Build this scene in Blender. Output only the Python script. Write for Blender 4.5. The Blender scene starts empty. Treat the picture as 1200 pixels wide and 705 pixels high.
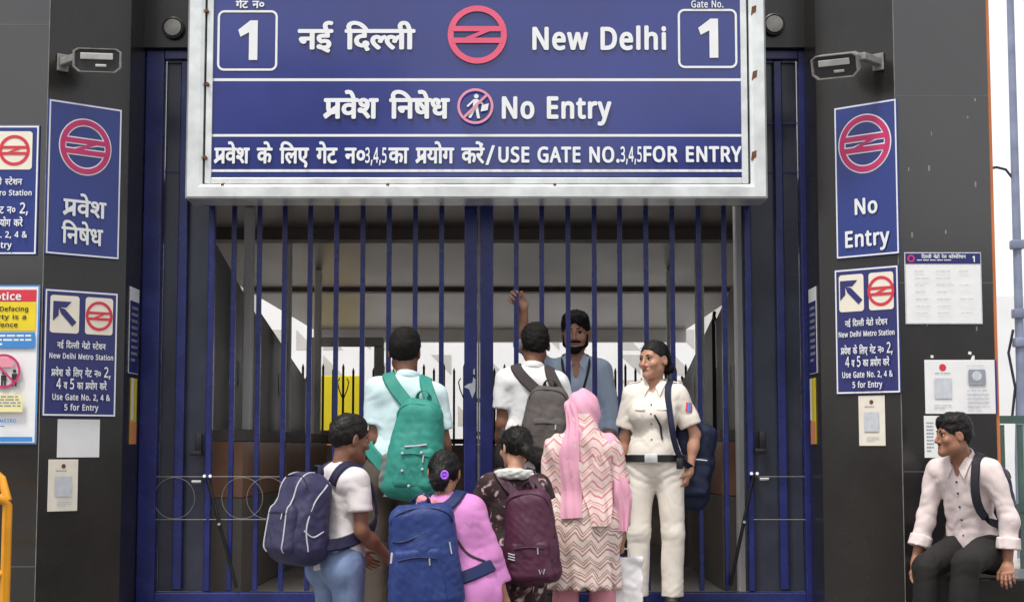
import bpy, bmesh, math, os, random
import numpy as np
from mathutils import Vector, Matrix
random.seed(7)
C = bpy.context.scene.collection
sc = bpy.context.scene
R = math.radians

# ------------------------------------------------------------------ camera, sky, sun, exposure
FPX, PITCH, CAMZ = 1900.0, math.atan(0.09), 0.94
cam = bpy.data.cameras.new('camera')
cam.sensor_width = 36.0
cam.lens = 36.0 * FPX / 1200.0
cam.clip_start, cam.clip_end = 0.1, 2000
camo = bpy.data.objects.new('camera', cam)
C.objects.link(camo)
camo.location = (0, 0, CAMZ)
camo.rotation_euler = (math.pi / 2 + PITCH, 0, 0)
sc.camera = camo

SUN_EL, SUN_AZ = R(64), R(212)          # azimuth clockwise from +Y: behind the camera, to its left
world = bpy.data.worlds.new('World')
sc.world = world
world.use_nodes = True
nt = world.node_tree
bgn = nt.nodes['Background']
sky = nt.nodes.new('ShaderNodeTexSky')
sky.sky_type = 'NISHITA'
sky.sun_disc = False
sky.sun_elevation = SUN_EL
sky.sun_rotation = SUN_AZ
sky.dust_density = 4.0
sky.air_density = 1.0
hs = nt.nodes.new('ShaderNodeHueSaturation')
hs.inputs['Saturation'].default_value = 0.22
mixw = nt.nodes.new('ShaderNodeMixRGB')
mixw.inputs[0].default_value = 0.55
mixw.inputs[2].default_value = (13.0, 13.1, 13.5, 1)
nt.links.new(sky.outputs[0], hs.inputs['Color'])
nt.links.new(hs.outputs[0], mixw.inputs[1])
nt.links.new(mixw.outputs[0], bgn.inputs[0])
bgn.inputs[1].default_value = 0.10
sun = bpy.data.lights.new('sun', 'SUN')
sun.energy = 2.0
sun.angle = R(12)
sun.color = (1.0, 0.95, 0.88)
suno = bpy.data.objects.new('sun', sun)
C.objects.link(suno)
sd = Vector((math.sin(SUN_AZ) * math.cos(SUN_EL), math.cos(SUN_AZ) * math.cos(SUN_EL), math.sin(SUN_EL)))
suno.rotation_euler = sd.to_track_quat('Z', 'Y').to_euler()
sc.view_settings.view_transform = 'Standard'
sc.view_settings.look = 'None'
sc.view_settings.gamma = 1
sc.view_settings.use_curve_mapping = False
sc.view_settings.exposure = 0.36
sc.render.engine = 'CYCLES'
sc.cycles.max_bounces = 8
sc.cycles.diffuse_bounces = 6
sc.cycles.glossy_bounces = 3
sc.cycles.use_denoising = True

# ------------------------------------------------------------------ where a sight line meets a plane
def ray(px, py):
    u, v = (px - 600) / FPX, (352.5 - py) / FPX
    c, s = math.cos(PITCH), math.sin(PITCH)
    return Vector((u, c - v * s, s + v * c))
def at(px, py, Y):
    d = ray(px, py)
    return Vector((0, 0, CAMZ)) + d * (Y / d.y)
def onplane(px, py, pt, n):
    o, d = Vector((0, 0, CAMZ)), ray(px, py)
    return o + d * ((Vector(pt) - o).dot(n) / d.dot(n))

# ------------------------------------------------------------------ materials
def mat(name, col, rough=0.6, var=0.12, scale=8.0, bump=0.0, bscale=60.0, metal=0.0, spec=0.5, col2=None, coat=0.0, stretch=None, detail=5):
    m = bpy.data.materials.new(name)
    m.use_nodes = True
    n, l = m.node_tree.nodes, m.node_tree.links
    b = n['Principled BSDF']
    b.inputs['Roughness'].default_value = rough
    b.inputs['Metallic'].default_value = metal
    b.inputs['Specular IOR Level'].default_value = spec
    b.inputs['Coat Weight'].default_value = coat; b.inputs['Coat Roughness'].default_value = 0.06
    tc = n.new('ShaderNodeTexCoord')
    mp = n.new('ShaderNodeMapping')
    l.new(tc.outputs['Object'], mp.inputs[0])
    if stretch: mp.inputs['Scale'].default_value = stretch
    nz = n.new('ShaderNodeTexNoise')
    nz.inputs['Scale'].default_value = scale
    nz.inputs['Detail'].default_value = detail
    l.new(mp.outputs[0], nz.inputs[0])
    rp = n.new('ShaderNodeValToRGB')
    rp.color_ramp.elements[0].position = 0.3
    rp.color_ramp.elements[1].position = 0.7
    c2 = col2 or tuple(min(1, c * (1 + var)) for c in col)
    c1 = col if col2 else tuple(c * (1 - var) for c in col)
    rp.color_ramp.elements[0].color = (*c1, 1)
    rp.color_ramp.elements[1].color = (*c2, 1)
    l.new(nz.outputs[0], rp.inputs[0])
    l.new(rp.outputs[0], b.inputs['Base Color'])
    mr = n.new('ShaderNodeMapRange')
    mr.inputs['To Min'].default_value = max(0.02, rough * 0.8)
    mr.inputs['To Max'].default_value = min(1, rough * 1.2)
    l.new(nz.outputs[0], mr.inputs[0])
    l.new(mr.outputs[0], b.inputs['Roughness'])
    if bump:
        n2 = n.new('ShaderNodeTexNoise')
        n2.inputs['Scale'].default_value = bscale
        n2.inputs['Detail'].default_value = 4
        l.new(mp.outputs[0], n2.inputs[0])
        bp = n.new('ShaderNodeBump')
        bp.inputs['Strength'].default_value = bump
        bp.inputs['Distance'].default_value = 0.01
        l.new(n2.outputs[0], bp.inputs['Height'])
        l.new(bp.outputs[0], b.inputs['Normal'])
    m['col'] = rp.name
    return m

def chevron(name, base, ca, cb, freq=9.0, amp=0.05, zfreq=11.0):
    """zigzag-striped cloth: stripes run along z shifted by a triangle wave of x"""
    m = mat(name, base, 0.75, 0.06, 12, 0.25, 180)
    n, l = m.node_tree.nodes, m.node_tree.links
    b = n['Principled BSDF']
    tc = n.new('ShaderNodeTexCoord')
    sp = n.new('ShaderNodeSeparateXYZ')
    l.new(tc.outputs['Object'], sp.inputs[0])
    def mth(op, a, bb=None, cc=None):
        q = n.new('ShaderNodeMath'); q.operation = op
        for i, v in enumerate((a, bb, cc)):
            if v is None: continue
            if isinstance(v, (int, float)): q.inputs[i].default_value = v
            else: l.new(v, q.inputs[i])
        return q.outputs[0]
    nzw = n.new('ShaderNodeTexNoise'); nzw.inputs['Scale'].default_value = 5.0
    l.new(tc.outputs['Object'], nzw.inputs[0])
    xx = mth('MULTIPLY_ADD', nzw.outputs[0], 0.09, sp.outputs[0])
    zz = mth('MULTIPLY_ADD', nzw.outputs[0], 0.10, sp.outputs[2])
    tri = mth('PINGPONG', mth('MULTIPLY', xx, freq), 0.5)
    v = mth('MULTIPLY_ADD', tri, amp * 2, zz)
    fr = mth('FRACT', mth('MULTIPLY', v, zfreq))
    rp = n.new('ShaderNodeValToRGB')
    rp.color_ramp.interpolation = 'CONSTANT'
    e = rp.color_ramp.elements
    e[0].position = 0; e[0].color = (*base, 1)
    e[1].position = 0.30; e[1].color = (*ca, 1)
    for p, c in ((0.44, base), (0.62, cb), (0.70, base), (0.80, ca), (0.90, base)):
        q = e.new(p); q.color = (*c, 1)
    l.new(fr, rp.inputs[0])
    l.new(rp.outputs[0], b.inputs['Base Color'])
    return m

def floral(name, base, ca, cb):
    m = mat(name, base, 0.8, 0.1, 10, 0.25, 160)
    n, l = m.node_tree.nodes, m.node_tree.links
    b = n['Principled BSDF']
    tc = n.new('ShaderNodeTexCoord')
    nz = n.new('ShaderNodeTexNoise'); nz.inputs['Scale'].default_value = 14; nz.inputs['Detail'].default_value = 3; nz.inputs['Distortion'].default_value = 1.4
    l.new(tc.outputs['Object'], nz.inputs[0])
    rp = n.new('ShaderNodeValToRGB')
    e = rp.color_ramp.elements
    e[0].position = 0.56; e[0].color = (*base, 1)
    e[1].position = 0.60; e[1].color = (*ca, 1)
    q = e.new(0.68); q.color = (*cb, 1)
    l.new(nz.outputs[0], rp.inputs[0])
    l.new(rp.outputs[0], b.inputs['Base Color'])
    return m

def granite(name, col, rough, spec=0.5, coat=0.0):
    m = mat(name, col, rough, 0.35, 3.0, 0.03, 6.0, spec=spec)
    n, l = m.node_tree.nodes, m.node_tree.links
    b = n['Principled BSDF']
    b.inputs['Coat Weight'].default_value = coat; b.inputs['Coat Roughness'].default_value = 0.12; b.inputs['Coat IOR'].default_value = 1.9
    # mineral flecks over cloudy dust
    tc = n.new('ShaderNodeTexCoord')
    vz = n.new('ShaderNodeTexNoise'); vz.inputs['Scale'].default_value = 240; vz.inputs['Detail'].default_value = 2
    l.new(tc.outputs['Object'], vz.inputs[0])
    rp = n.new('ShaderNodeValToRGB')
    rp.color_ramp.elements[0].position = 0.58; rp.color_ramp.elements[0].color = (*col, 1)
    rp.color_ramp.elements[1].position = 0.75; rp.color_ramp.elements[1].color = (0.07, 0.07, 0.068, 1)
    l.new(vz.outputs[0], rp.inputs[0])
    old = n[m['col']]
    mx = n.new('ShaderNodeMixRGB'); mx.blend_type = 'ADD'; mx.inputs[0].default_value = 0.5
    l.new(old.outputs[0], mx.inputs[1]); l.new(rp.outputs[0], mx.inputs[2])
    l.new(mx.outputs[0], b.inputs['Base Color'])
    return m

M = dict(
    granite=granite('black_granite', (0.009, 0.0085, 0.0085), 0.15, 0.7, 0.32),
    granite_matt=granite('black_granite_dusty', (0.013, 0.0118, 0.0108), 0.26, .45),
    blue=mat('blue_enamel', (0.022, 0.024, 0.14), 0.35, 0.12, 5, 0.05, 40),
    blue_post=mat('blue_gloss_paint', (0.017, 0.024, 0.140), 0.27, 0.24, 6, 0.05, 24),
    sheet=mat('blue_grey_sheet', (0.036, 0.042, 0.066), 0.24, 0.35, 2.2, 0.06, 5),
    steel_dark=mat('dark_steel', (0.02, 0.02, 0.022), 0.35, 0.2, 10, metal=0.3),
    silver=mat('brushed_aluminium', (0.74, 0.77, 0.76), 0.32, 0.16, 7, 0.05, 20, metal=0.55, stretch=(1, 1, 1)),
    chrome=mat('bright_metal', (0.8, 0.8, 0.8), 0.18, 0.05, 5, metal=0.9),
    rust=mat('rust', (0.16, 0.06, 0.025), 0.8, 0.4, 60),
    sign=mat('sign_blue', (0.020, 0.033, 0.20), 0.14, 0.14, 1.8, spec=0.6, coat=0.35),
    sign_dark=mat('sign_navy', (0.019, 0.023, 0.15), 0.3, 0.08, 1.6),
    sign_side=mat('sign_side_blue', (0.019, 0.038, 0.215), 0.30, 0.06, 2),
    white=mat('white_vinyl', (0.80, 0.82, 0.83), 0.45, 0.03, 10),
    cream=mat('cream_vinyl', (0.84, 0.78, 0.66), 0.45, 0.04, 10),
    pinkred=mat('pink_red_vinyl', (0.74, 0.11, 0.20), 0.4, 0.06, 6),
    red=mat('red_vinyl', (0.66, 0.035, 0.06), 0.4, 0.05, 6),
    magenta=mat('magenta_print', (0.55, 0.03, 0.15), 0.5, 0.05, 6),
    paper=mat('white_paper', (0.80, 0.80, 0.80), 0.7, 0.03, 14, 0.1, 8),
    paper_warm=mat('warm_paper', (0.80, 0.75, 0.64), 0.6, 0.05, 14, 0.1, 8),
    ink=mat('grey_print', (0.28, 0.30, 0.34), 0.7, 0.1, 30),
    ink_soft=mat('pale_print', (0.55, 0.58, 0.62), 0.7, 0.1, 30),
    black=mat('black_print', (0.02, 0.02, 0.025), 0.6, 0.1, 30),
    yellow=mat('yellow_print', (0.80, 0.62, 0.02), 0.5, 0.05, 10),
    yellow_pale=mat('pale_yellow_print', (0.82, 0.76, 0.40), 0.5, 0.05, 10),
    poster_blue=mat('poster_blue', (0.05, 0.25, 0.62), 0.5, 0.05, 10),
    yellow_paint=mat('yellow_enamel', (0.72, 0.30, 0.012), 0.35, 0.12, 9, 0.05, 30),
    lamp_grey=mat('lamp_housing_grey', (0.24, 0.235, 0.22), 0.5, 0.25, 18, 0.1, 60),
    lamp_dark=mat('lamp_dark', (0.03, 0.03, 0.032), 0.4, 0.25, 18),
    lamp_glass=mat('lamp_glass', (0.12, 0.12, 0.13), 0.08, 0.3, 12, spec=0.8),
    reflector=mat('lamp_reflector', (0.55, 0.55, 0.53), 0.3, 0.2, 12, metal=0.4),
    ceiling=mat('ceiling_metal', (0.15, 0.132, 0.118), 0.40, 0.14, 0.8, 0.12, 2.5, spec=0.5, stretch=(2.2, 0.35, 1)),
    beam=mat('beam_dark', (0.13, 0.112, 0.105), 0.6, 0.2, 3),
    column_white=mat('white_column_paint', (0.86, 0.855, 0.83), 0.5, 0.04, 2),
    plaster=mat('white_plaster', (0.66, 0.65, 0.62), 0.8, 0.08, 2, 0.05, 30),
    part_dark=mat('dark_partition', (0.012, 0.0115, 0.015), 0.42, 0.3, 2, spec=.35),
    part_brown=mat('brown_panel', (0.40, 0.21, 0.13), 0.35, 0.35, 1.6),
    part_grey=mat('grey_panel', (0.20, 0.18, 0.155), 0.5, 0.2, 2),
    paving=mat('stone_paving', (0.135, 0.125, 0.115), 0.7, 0.22, 1.5, 0.15, 40),
    step=mat('grey_granite_step', (0.20, 0.19, 0.18), 0.5, 0.22, 3, 0.05, 80),
    floor_in=mat('hall_floor', (0.50, 0.46, 0.42), 0.35, 0.25, 1.2),
    brick=mat('brown_stone', (0.36, 0.30, 0.24), 0.85, 0.3, 6, 0.2, 20),
    fence_black=mat('black_iron', (0.02, 0.022, 0.035), 0.5, 0.2, 8),
    hoarding=mat('white_hoarding', (0.80, 0.81, 0.82), 0.6, 0.04, 2),
    hoard_grey=mat('grey_hoarding_print', (0.50, 0.49, 0.47), 0.6, 0.1, 3),
    barrier=mat('yellow_barrier', (0.80, 0.66, 0.02), 0.5, 0.05, 4),
    orange=mat('orange_barrier', (0.75, 0.28, 0.10), 0.5, 0.1, 4),
    orange_trim=mat('orange_trim', (0.52, 0.16, 0.05), 0.5, 0.15, 4),
    pole=mat('galvanised_pole', (0.22, 0.25, 0.36), 0.45, 0.2, 6),
    green_rail=mat('green_rail', (0.06, 0.12, 0.10), 0.5, 0.2, 6),
    leaf=mat('leaf', (0.05, 0.09, 0.03), 0.7, 0.5, 6),
    wall_pale=mat('pale_building', (0.62, 0.60, 0.58), 0.8, 0.08, 1),
    window=mat('dark_window', (0.06, 0.07, 0.09), 0.2, 0.2, 2),
    eyewhite=mat('eye_white', (0.62, 0.58, 0.54), 0.25, 0.03, 5),
    iris=mat('iris', (0.015, 0.008, 0.005), 0.15, 0.05, 5),
    lips=mat('lips', (0.24, 0.092, 0.070), 0.5, 0.1, 60),
    hair=mat('black_hair', (0.0075, 0.006, 0.0055), 0.5, 0.35, 90, 0.25, 200, spec=0.28, stretch=(1, 1, 0.25)),
    hair_short=mat('short_black_hair', (0.009, 0.0075, 0.007), 0.7, 0.4, 160, 0.3, 400, spec=0.2),
    leather=mat('black_leather', (0.015, 0.014, 0.014), 0.4, 0.2, 20),
)

# ------------------------------------------------------------------ scene tree helpers
def tag(o, label=None, cat=None, group=None, kind=None):
    if label: o['label'] = label
    if cat: o['category'] = cat
    if group: o['group'] = group
    if kind: o['kind'] = kind
    elif label: o['kind'] = 'thing'
    return o
def thing(name, label, cat, loc=(0, 0, 0), rotz=0.0, group=None):
    o = bpy.data.objects.new(name, None)
    o.empty_display_size = 0.1
    C.objects.link(o)
    o.location = loc
    o.rotation_euler = (0, 0, rotz)
    return tag(o, label, cat, group)
def dup(root, loc, rotz=None, label=None):
    r = root.copy(); C.objects.link(r); r.location = loc
    if rotz is not None: r.rotation_euler = (0, 0, rotz)
    if label: r['label'] = label
    for ch in list(root.children):
        c = ch.copy(); C.objects.link(c); c.parent = r
        for g in ch.children:
            d = g.copy(); C.objects.link(d); d.parent = c
    return r

class MB:
    """collects shapes, links them as one mesh object"""
    def __init__(s): s.v, s.f, s.mi, s.mats = [], [], [], []
    def slot(s, m):
        if m not in s.mats: s.mats.append(m)
        return s.mats.index(m)
    def add(s, vs, fs, m):
        o = len(s.v); k = s.slot(m)
        s.v += [tuple(v) for v in vs]
        s.f += [tuple(i + o for i in f) for f in fs]
        s.mi += [k] * len(fs)
        return s
    def box(s, lo, hi, m, bev=0.0):
        (a, b, c), (d, e, f) = lo, hi
        if bev > 0:
            bm = bmesh.new()
            bmesh.ops.create_cube(bm, size=1)
            for v in bm.verts:
                v.co = Vector(((a + d) / 2 + v.co.x * (d - a), (b + e) / 2 + v.co.y * (e - b), (c + f) / 2 + v.co.z * (f - c)))
            bmesh.ops.bevel(bm, geom=bm.edges[:], offset=bev, segments=2, profile=0.5, affect='EDGES')
            bm.verts.index_update()
            s.add([v.co[:] for v in bm.verts], [[v.index for v in q.verts] for q in bm.faces], m)
            bm.free(); return s
        vs = [(a, b, c), (d, b, c), (d, e, c), (a, e, c), (a, b, f), (d, b, f), (d, e, f), (a, e, f)]
        return s.add(vs, [(0, 3, 2, 1), (4, 5, 6, 7), (0, 1, 5, 4), (1, 2, 6, 5), (2, 3, 7, 6), (3, 0, 4, 7)], m)
    def tube(s, pts, r, m, n=10, cap=True, rr=None):
        pts = [Vector(p) for p in pts]
        rings, up = [], None
        for i, p in enumerate(pts):
            t = (pts[min(i + 1, len(pts) - 1)] - pts[max(i - 1, 0)]).normalized()
            if up is None:
                up = Vector((0, 0, 1)) if abs(t.z) < 0.9 else Vector((1, 0, 0))
            a = t.cross(up)
            if a.length < 1e-4: a = t.orthogonal()
            a.normalize(); b = a.cross(t).normalized(); up = b
            q = rr[i] if rr else r
            rings.append([p + (a * math.cos(2 * math.pi * j / n) + b * math.sin(2 * math.pi * j / n)) * q for j in range(n)])
        vs = [v for g in rings for v in g]; fs = []
        for i in range(len(pts) - 1):
            for j in range(n):
                k = (j + 1) % n
                fs.append((i * n + j, i * n + k, (i + 1) * n + k, (i + 1) * n + j))
        if cap:
            fs.append(tuple(range(n))[::-1]); fs.append(tuple((len(pts) - 1) * n + j for j in range(n)))
        return s.add([v[:] for v in vs], fs, m)
    def prism(s, poly, y0, y1, m):
        """polygon in x,z (counter-clockwise seen from -y) extruded in y"""
        n = len(poly)
        vs = [(x, y0, z) for x, z in poly] + [(x, y1, z) for x, z in poly]
        fs = [tuple(range(n)), tuple(range(n, 2 * n))[::-1]] + [(i, i + n, (i + 1) % n + n, (i + 1) % n) for i in range(n)]
        return s.add(vs, fs, m)
    def prism_z(s, poly, z0, z1, m):
        n = len(poly)
        vs = [(x, y, z0) for x, y in poly] + [(x, y, z1) for x, y in poly]
        fs = [tuple(range(n))[::-1], tuple(range(n, 2 * n))] + [(i, (i + 1) % n, (i + 1) % n + n, i + n) for i in range(n)]
        return s.add(vs, fs, m)
    def ribbon(s, pts, nrm, w, t, m, wd=None):
        """strap: a band of width w and thickness t along pts; nrm = outward normal at each point"""
        n = len(pts); vs = []; fs = []
        for i in range(n):
            p = Vector(pts[i]); tg = (Vector(pts[min(i + 1, n - 1)]) - Vector(pts[max(i - 1, 0)])).normalized()
            nn = Vector(nrm[i]).normalized(); side = tg.cross(nn).normalized(); nn = side.cross(tg).normalized()
            ww = (wd[i] if wd else w) / 2
            for a, b in ((-1, 0), (-0.8, 1), (0.8, 1), (1, 0)):
                vs.append((p + side * ww * a + nn * t * b)[:])
        for i in range(n - 1):
            for j in range(4):
                k = (j + 1) % 4
                fs.append((i * 4 + j, i * 4 + k, i * 4 + 4 + k, i * 4 + 4 + j))
        fs.append((0, 3, 2, 1)); fs.append(tuple(4 * (n - 1) + j for j in (0, 1, 2, 3)))
        return s.add(vs, fs, m)
    def build(s, name, parent=None, smooth=False, loc=None, off=None):
        me = bpy.data.meshes.new(name)
        vs = s.v if off is None else [(a - off[0], b - off[1], c - off[2]) for a, b, c in s.v]
        me.from_pydata(vs, [], s.f)
        for m in s.mats: me.materials.append(m)
        me.polygons.foreach_set('material_index', s.mi)
        bm = bmesh.new(); bm.from_mesh(me)
        if smooth != 'flat': bmesh.ops.recalc_face_normals(bm, faces=bm.faces[:])
        bm.to_mesh(me); bm.free()
        if smooth is True:
            me.polygons.foreach_set('use_smooth', [True] * len(me.polygons))
            me.set_sharp_from_angle(angle=R(40))
        o = bpy.data.objects.new(name, me); C.objects.link(o)
        if parent: o.parent = parent
        if loc is not None: o.location = loc
        return o
def rot_about(o, ang): o.rotation_euler = (0, 0, ang)

# ------------------------------------------------------------------ lettering
FD = os.path.join(bpy.utils.system_resource('DATAFILES'), 'fonts')
def font(fn):
    try: return bpy.data.fonts.load(os.path.join(FD, fn))
    except Exception: return None
LATIN, DEVA = font('NotoSansHebrew-Regular.woff2'), font('NotoSansDevanagari-Regular.woff2')
_gl = {}
def _raw(s, f):
    c = bpy.data.curves.new('t', 'FONT'); c.body = s; c.resolution_u = 4
    if f: c.font = f
    o = bpy.data.objects.new('t', c); C.objects.link(o)
    dg = bpy.context.evaluated_depsgraph_get()
    me = bpy.data.meshes.new_from_object(o.evaluated_get(dg))
    vs = [v.co[:2] for v in me.vertices]; fs = [tuple(p.vertices) for p in me.polygons]
    bpy.data.objects.remove(o); bpy.data.meshes.remove(me); bpy.data.curves.remove(c)
    return vs, fs
_ref = {}
def glyph(ch):
    """outline of one character as faces, and how far the next one stands"""
    if ch in _gl: return _gl[ch]
    f = DEVA if (0x900 <= ord(ch[0]) < 0x980) else LATIN
    ref = 'न' if f is DEVA else 'H'
    if ref not in _ref: _ref[ref] = max(v[0] for v in _raw(ref, f)[0])
    if ch == ' ': _gl[ch] = ([], [], 0.26); return _gl[ch]
    if ch.endswith('\u094d') and len(ch) == 2:          # half form: the letter without its upright
        vs, fs, adv = glyph(ch[0])
        cut = {'ल': 0.70, 'स': 0.74, 'न': 0.6}.get(ch[0], 0.7) * adv
        bm = bmesh.new()
        bv = [bm.verts.new((x, y, 0)) for x, y in vs]
        for q in fs:
            try: bm.faces.new([bv[i] for i in q])
            except ValueError: pass
        bmesh.ops.bisect_plane(bm, geom=bm.verts[:] + bm.edges[:] + bm.faces[:], plane_co=(cut, 0, 0), plane_no=(1, 0, 0), clear_outer=True)
        bm.verts.index_update()
        _gl[ch] = ([v.co[:2] for v in bm.verts], [tuple(v.index for v in q.verts) for q in bm.faces], cut - 0.01)
        bm.free(); return _gl[ch]
    vs, fs = _raw(ch, f)
    w2 = max(v[0] for v in _raw(ch + ref, f)[0])
    _gl[ch] = (vs, fs, 0.0 if ch in 'ुूृेैंँ' else w2 - _ref[ref])
    return _gl[ch]
def tokens(s):
    out, i = [], 0
    while i < len(s):
        ch = s[i]
        if i + 1 < len(s) and s[i + 1] == '\u094d':
            if i + 2 < len(s) and s[i + 2] == 'र':
                out += [ch, 'RA']; i += 3; continue
            out.append(ch + '\u094d'); i += 2; continue
        if ch == '\u093f':                                # short i stands before its letter
            k = len(out) - 1
            while k > 0 and (out[k] == 'RA' or out[k - 1].endswith('\u094d')): k -= 1
            out.insert(k, ch); i += 1; continue
        out.append(ch); i += 1
    return out
def layout(s, gap=0.0):
    vs, fs, x, n = [], [], 0.0, 0
    prev = 0
    for tk in tokens(s):
        if tk == 'RA':                                    # the slanting r-stroke under a letter
            a = x - 0.10
            q = [(a - 0.24, 0.055), (a - 0.21, 0.0), (a, 0.16), (a, 0.23)]
            g = (q, [(0, 1, 2, 3)], 0.0)
            o = len(vs); vs += [(p[0], p[1], n) for p in g[0]]; fs += [tuple(i + o for i in t) for t in g[1]]
            n += 1; continue
        gv, gf, adv = glyph(tk)
        o = len(vs)
        vs += [(p[0] + x, p[1], n) for p in gv]; fs += [tuple(i + o for i in t) for t in gf]
        x += adv + (gap if adv > 0.05 else 0); n = (n + 1) % 3
    return vs, fs

class Board:
    """a flat sign or notice: x right, z up from its centre, its face at y = 0 looking along -y"""
    def __init__(s, name, label, cat, centre, rotz, w, h, body, thick=0.02, group=None, edge=None):
        s.w, s.h = w, h
        s.root = thing(name, label, cat, centre, rotz, group)
        s.parts, s.layer = {}, 1
        b = MB().box((-w / 2, 0, -h / 2), (w / 2, thick, h / 2), body, min(0.004, thick * 0.3))
        b.build('panel', s.root)
    def xz(s, u, v): return (-s.w / 2 + u * s.w, s.h / 2 - v * s.h)
    def mb(s, part): return s.parts.setdefault(part, MB())
    def flat(s, part, polys, m):
        y = -0.0012 * s.layer; s.layer += 1
        b = s.mb(part)
        for p in polys: b.add([(x, y, z) for x, z in p], [tuple(range(len(p)))], m)
    def rect(s, part, u0, v0, u1, v1, m, rad=0.0):
        x0, z1 = s.xz(u0, v0); x1, z0 = s.xz(u1, v1)
        s.flat(part, [rrect(x0, z0, x1, z1, rad)], m)
    def frame(s, part, u0, v0, u1, v1, t, m, rad=0.0):
        x0, z1 = s.xz(u0, v0); x1, z0 = s.xz(u1, v1)
        a = rrect(x0, z0, x1, z1, rad, 5); b = rrect(x0 + t, z0 + t, x1 - t, z1 - t, max(0, rad - t), 5, len(a) > 4)
        n = len(a)
        s.flat(part, [[a[i], a[(i + 1) % n], b[(i + 1) % n], b[i]] for i in range(n)], m)
    def ring(s, part, u, v, r0, r1, m, n=40):
        cx, cz = s.xz(u, v)
        P = lambda r, i: (cx + r * math.cos(2 * math.pi * i / n), cz + r * math.sin(2 * math.pi * i / n))
        s.flat(part, [[P(r1, i), P(r1, i + 1), P(r0, i + 1), P(r0, i)] if r0 > 0 else [P(r1, i), P(r1, i + 1), (cx, cz)] for i in range(n)], m)
    def poly(s, part, u, v, sc_, polys, m):
        cx, cz = s.xz(u, v)
        s.flat(part, [[(cx + x * sc_, cz + z * sc_) for x, z in p] for p in polys], m)
    def metro(s, u, v, r, m, outline=None):
        """the ring with two bars and a slanted link"""
        def go(g, mm):
            s.ring('emblem', u, v, r * (0.80 - g), r * (1 + g), mm)
            hw = 0.86
            s.poly('emblem', u, v, r, [[(-hw, 0.11 - g), (hw, 0.11 - g), (hw, 0.29 + g), (-hw, 0.29 + g)],
                                       [(-hw, -0.29 - g), (hw, -0.29 - g), (hw, -0.11 + g), (-hw, -0.11 + g)],
                                       [(-0.42 - g, -0.11 + g), (-0.10 + g, -0.11 + g), (0.42 + g, 0.11 - g), (0.10 - g, 0.11 - g)]], mm)
        if outline: go(0.045, outline)
        go(0.0, m)
    def text(s, t, u0, u1, base, cap, m, bold=0.03, part='lettering', align='fit', gap=0.02):
        """one line between u0 and u1 on baseline v=base; cap = height in v of the capitals (or headline)"""
        deva = any(0x900 <= ord(c) < 0x980 and c not in '०' for c in t)
        vs, fs = layout(t, 0.0 if deva else gap + bold)
        ref = glyph('न')[0] and max(v[1] for v in glyph('न')[0]) if deva else max(v[1] for v in glyph('H')[0])
        kz = cap * s.h / ref
        xa = min(v[0] for v in vs) - bold; xb = max(v[0] for v in vs) + bold
        x0, z = s.xz(u0, base); x1, _ = s.xz(u1, base)
        kx = (x1 - x0) / (xb - xa)
        if align != 'fit':
            kx = kz * (1.0 if align == 'c' else align)
            x0 = (x0 + x1) / 2 - kx * (xb - xa) / 2
        y = -0.0012 * s.layer; s.layer += 1
        b = s.mb(part)
        offs = [(0, 0)] + ([(bold * math.cos(a), bold * 0.8 * math.sin(a)) for a in [i * math.pi / 4 for i in range(8)]] if bold else [])
        for i, (dx, dz) in enumerate(offs):
            b.add([(x0 + (p[0] - xa + dx) * kx, y - 0.00004 * (i * 3 + p[2]), z + (p[1] + dz) * kz) for p in vs], fs, m)
    def lines(s, part, u0, u1, v0, v1, n, m, fill=0.45, ragged=0.3):
        """fine print too small to read"""
        rng = random.Random(n * 7 + int(v0 * 1000)); ps = []
        dv = (v1 - v0) / n
        for i in range(n):
            u = u0
            while u < u1 - 0.02:
                w = rng.uniform(0.03, 0.10)
                e = min(u + w, u1)
                if i == n - 1 and u > u0 + (u1 - u0) * 0.6: break
                x0, z1 = s.xz(u, v0 + i * dv); x1, z0 = s.xz(e, v0 + (i + fill) * dv)
                ps.append([(x0, z0), (x1, z0), (x1, z1), (x0, z1)])
                u = e + 0.015
        s.flat(part, ps, m)
    def done(s):
        for k, b in s.parts.items(): b.build(k.split('#')[0], s.root, smooth='flat')
        return s.root
def rrect(x0, z0, x1, z1, r, n=5, force=False):
    if r <= 0 and not force: return [(x0, z0), (x1, z0), (x1, z1), (x0, z1)]
    r = max(r, 1e-4); out = []
    for cx, cz, a in ((x1 - r, z0 + r, -90), (x1 - r, z1 - r, 0), (x0 + r, z1 - r, 90), (x0 + r, z0 + r, 180)):
        for i in range(n + 1):
            t = R(a + 90 * i / n); out.append((cx + r * math.cos(t), cz + r * math.sin(t)))
    return out
# ================================================================== the place
# levels: platform 0, steps of 0.15 down to the plaza at -0.75
GZ = -0.75
g = MB().box((-400, -400, GZ - 0.2), (400, 900, GZ), M['paving']).build('ground'); tag(g, kind='structure')
b = MB()
for i, (y0, z) in enumerate(((7.6, -0.60), (8.05, -0.45), (8.5, -0.30), (8.95, -0.15))):
    b.box((-2.67, y0, GZ + 0.002 * i), (2.2, 9.62, z), M['step'], 0.008)
b.build('steps').__setitem__('kind', 'structure')
b = MB().box((-4.2, 9.35, GZ - 0.1), (4.2, 10.2, 0.0), M['step'], 0.008)
o = b.build('platform'); o['kind'] = 'structure'
o = MB().box((-6.0, 10.2, GZ - 0.1), (6.0, 26, -0.004), M['floor_in']).build('floor'); o['kind'] = 'structure'

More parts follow.
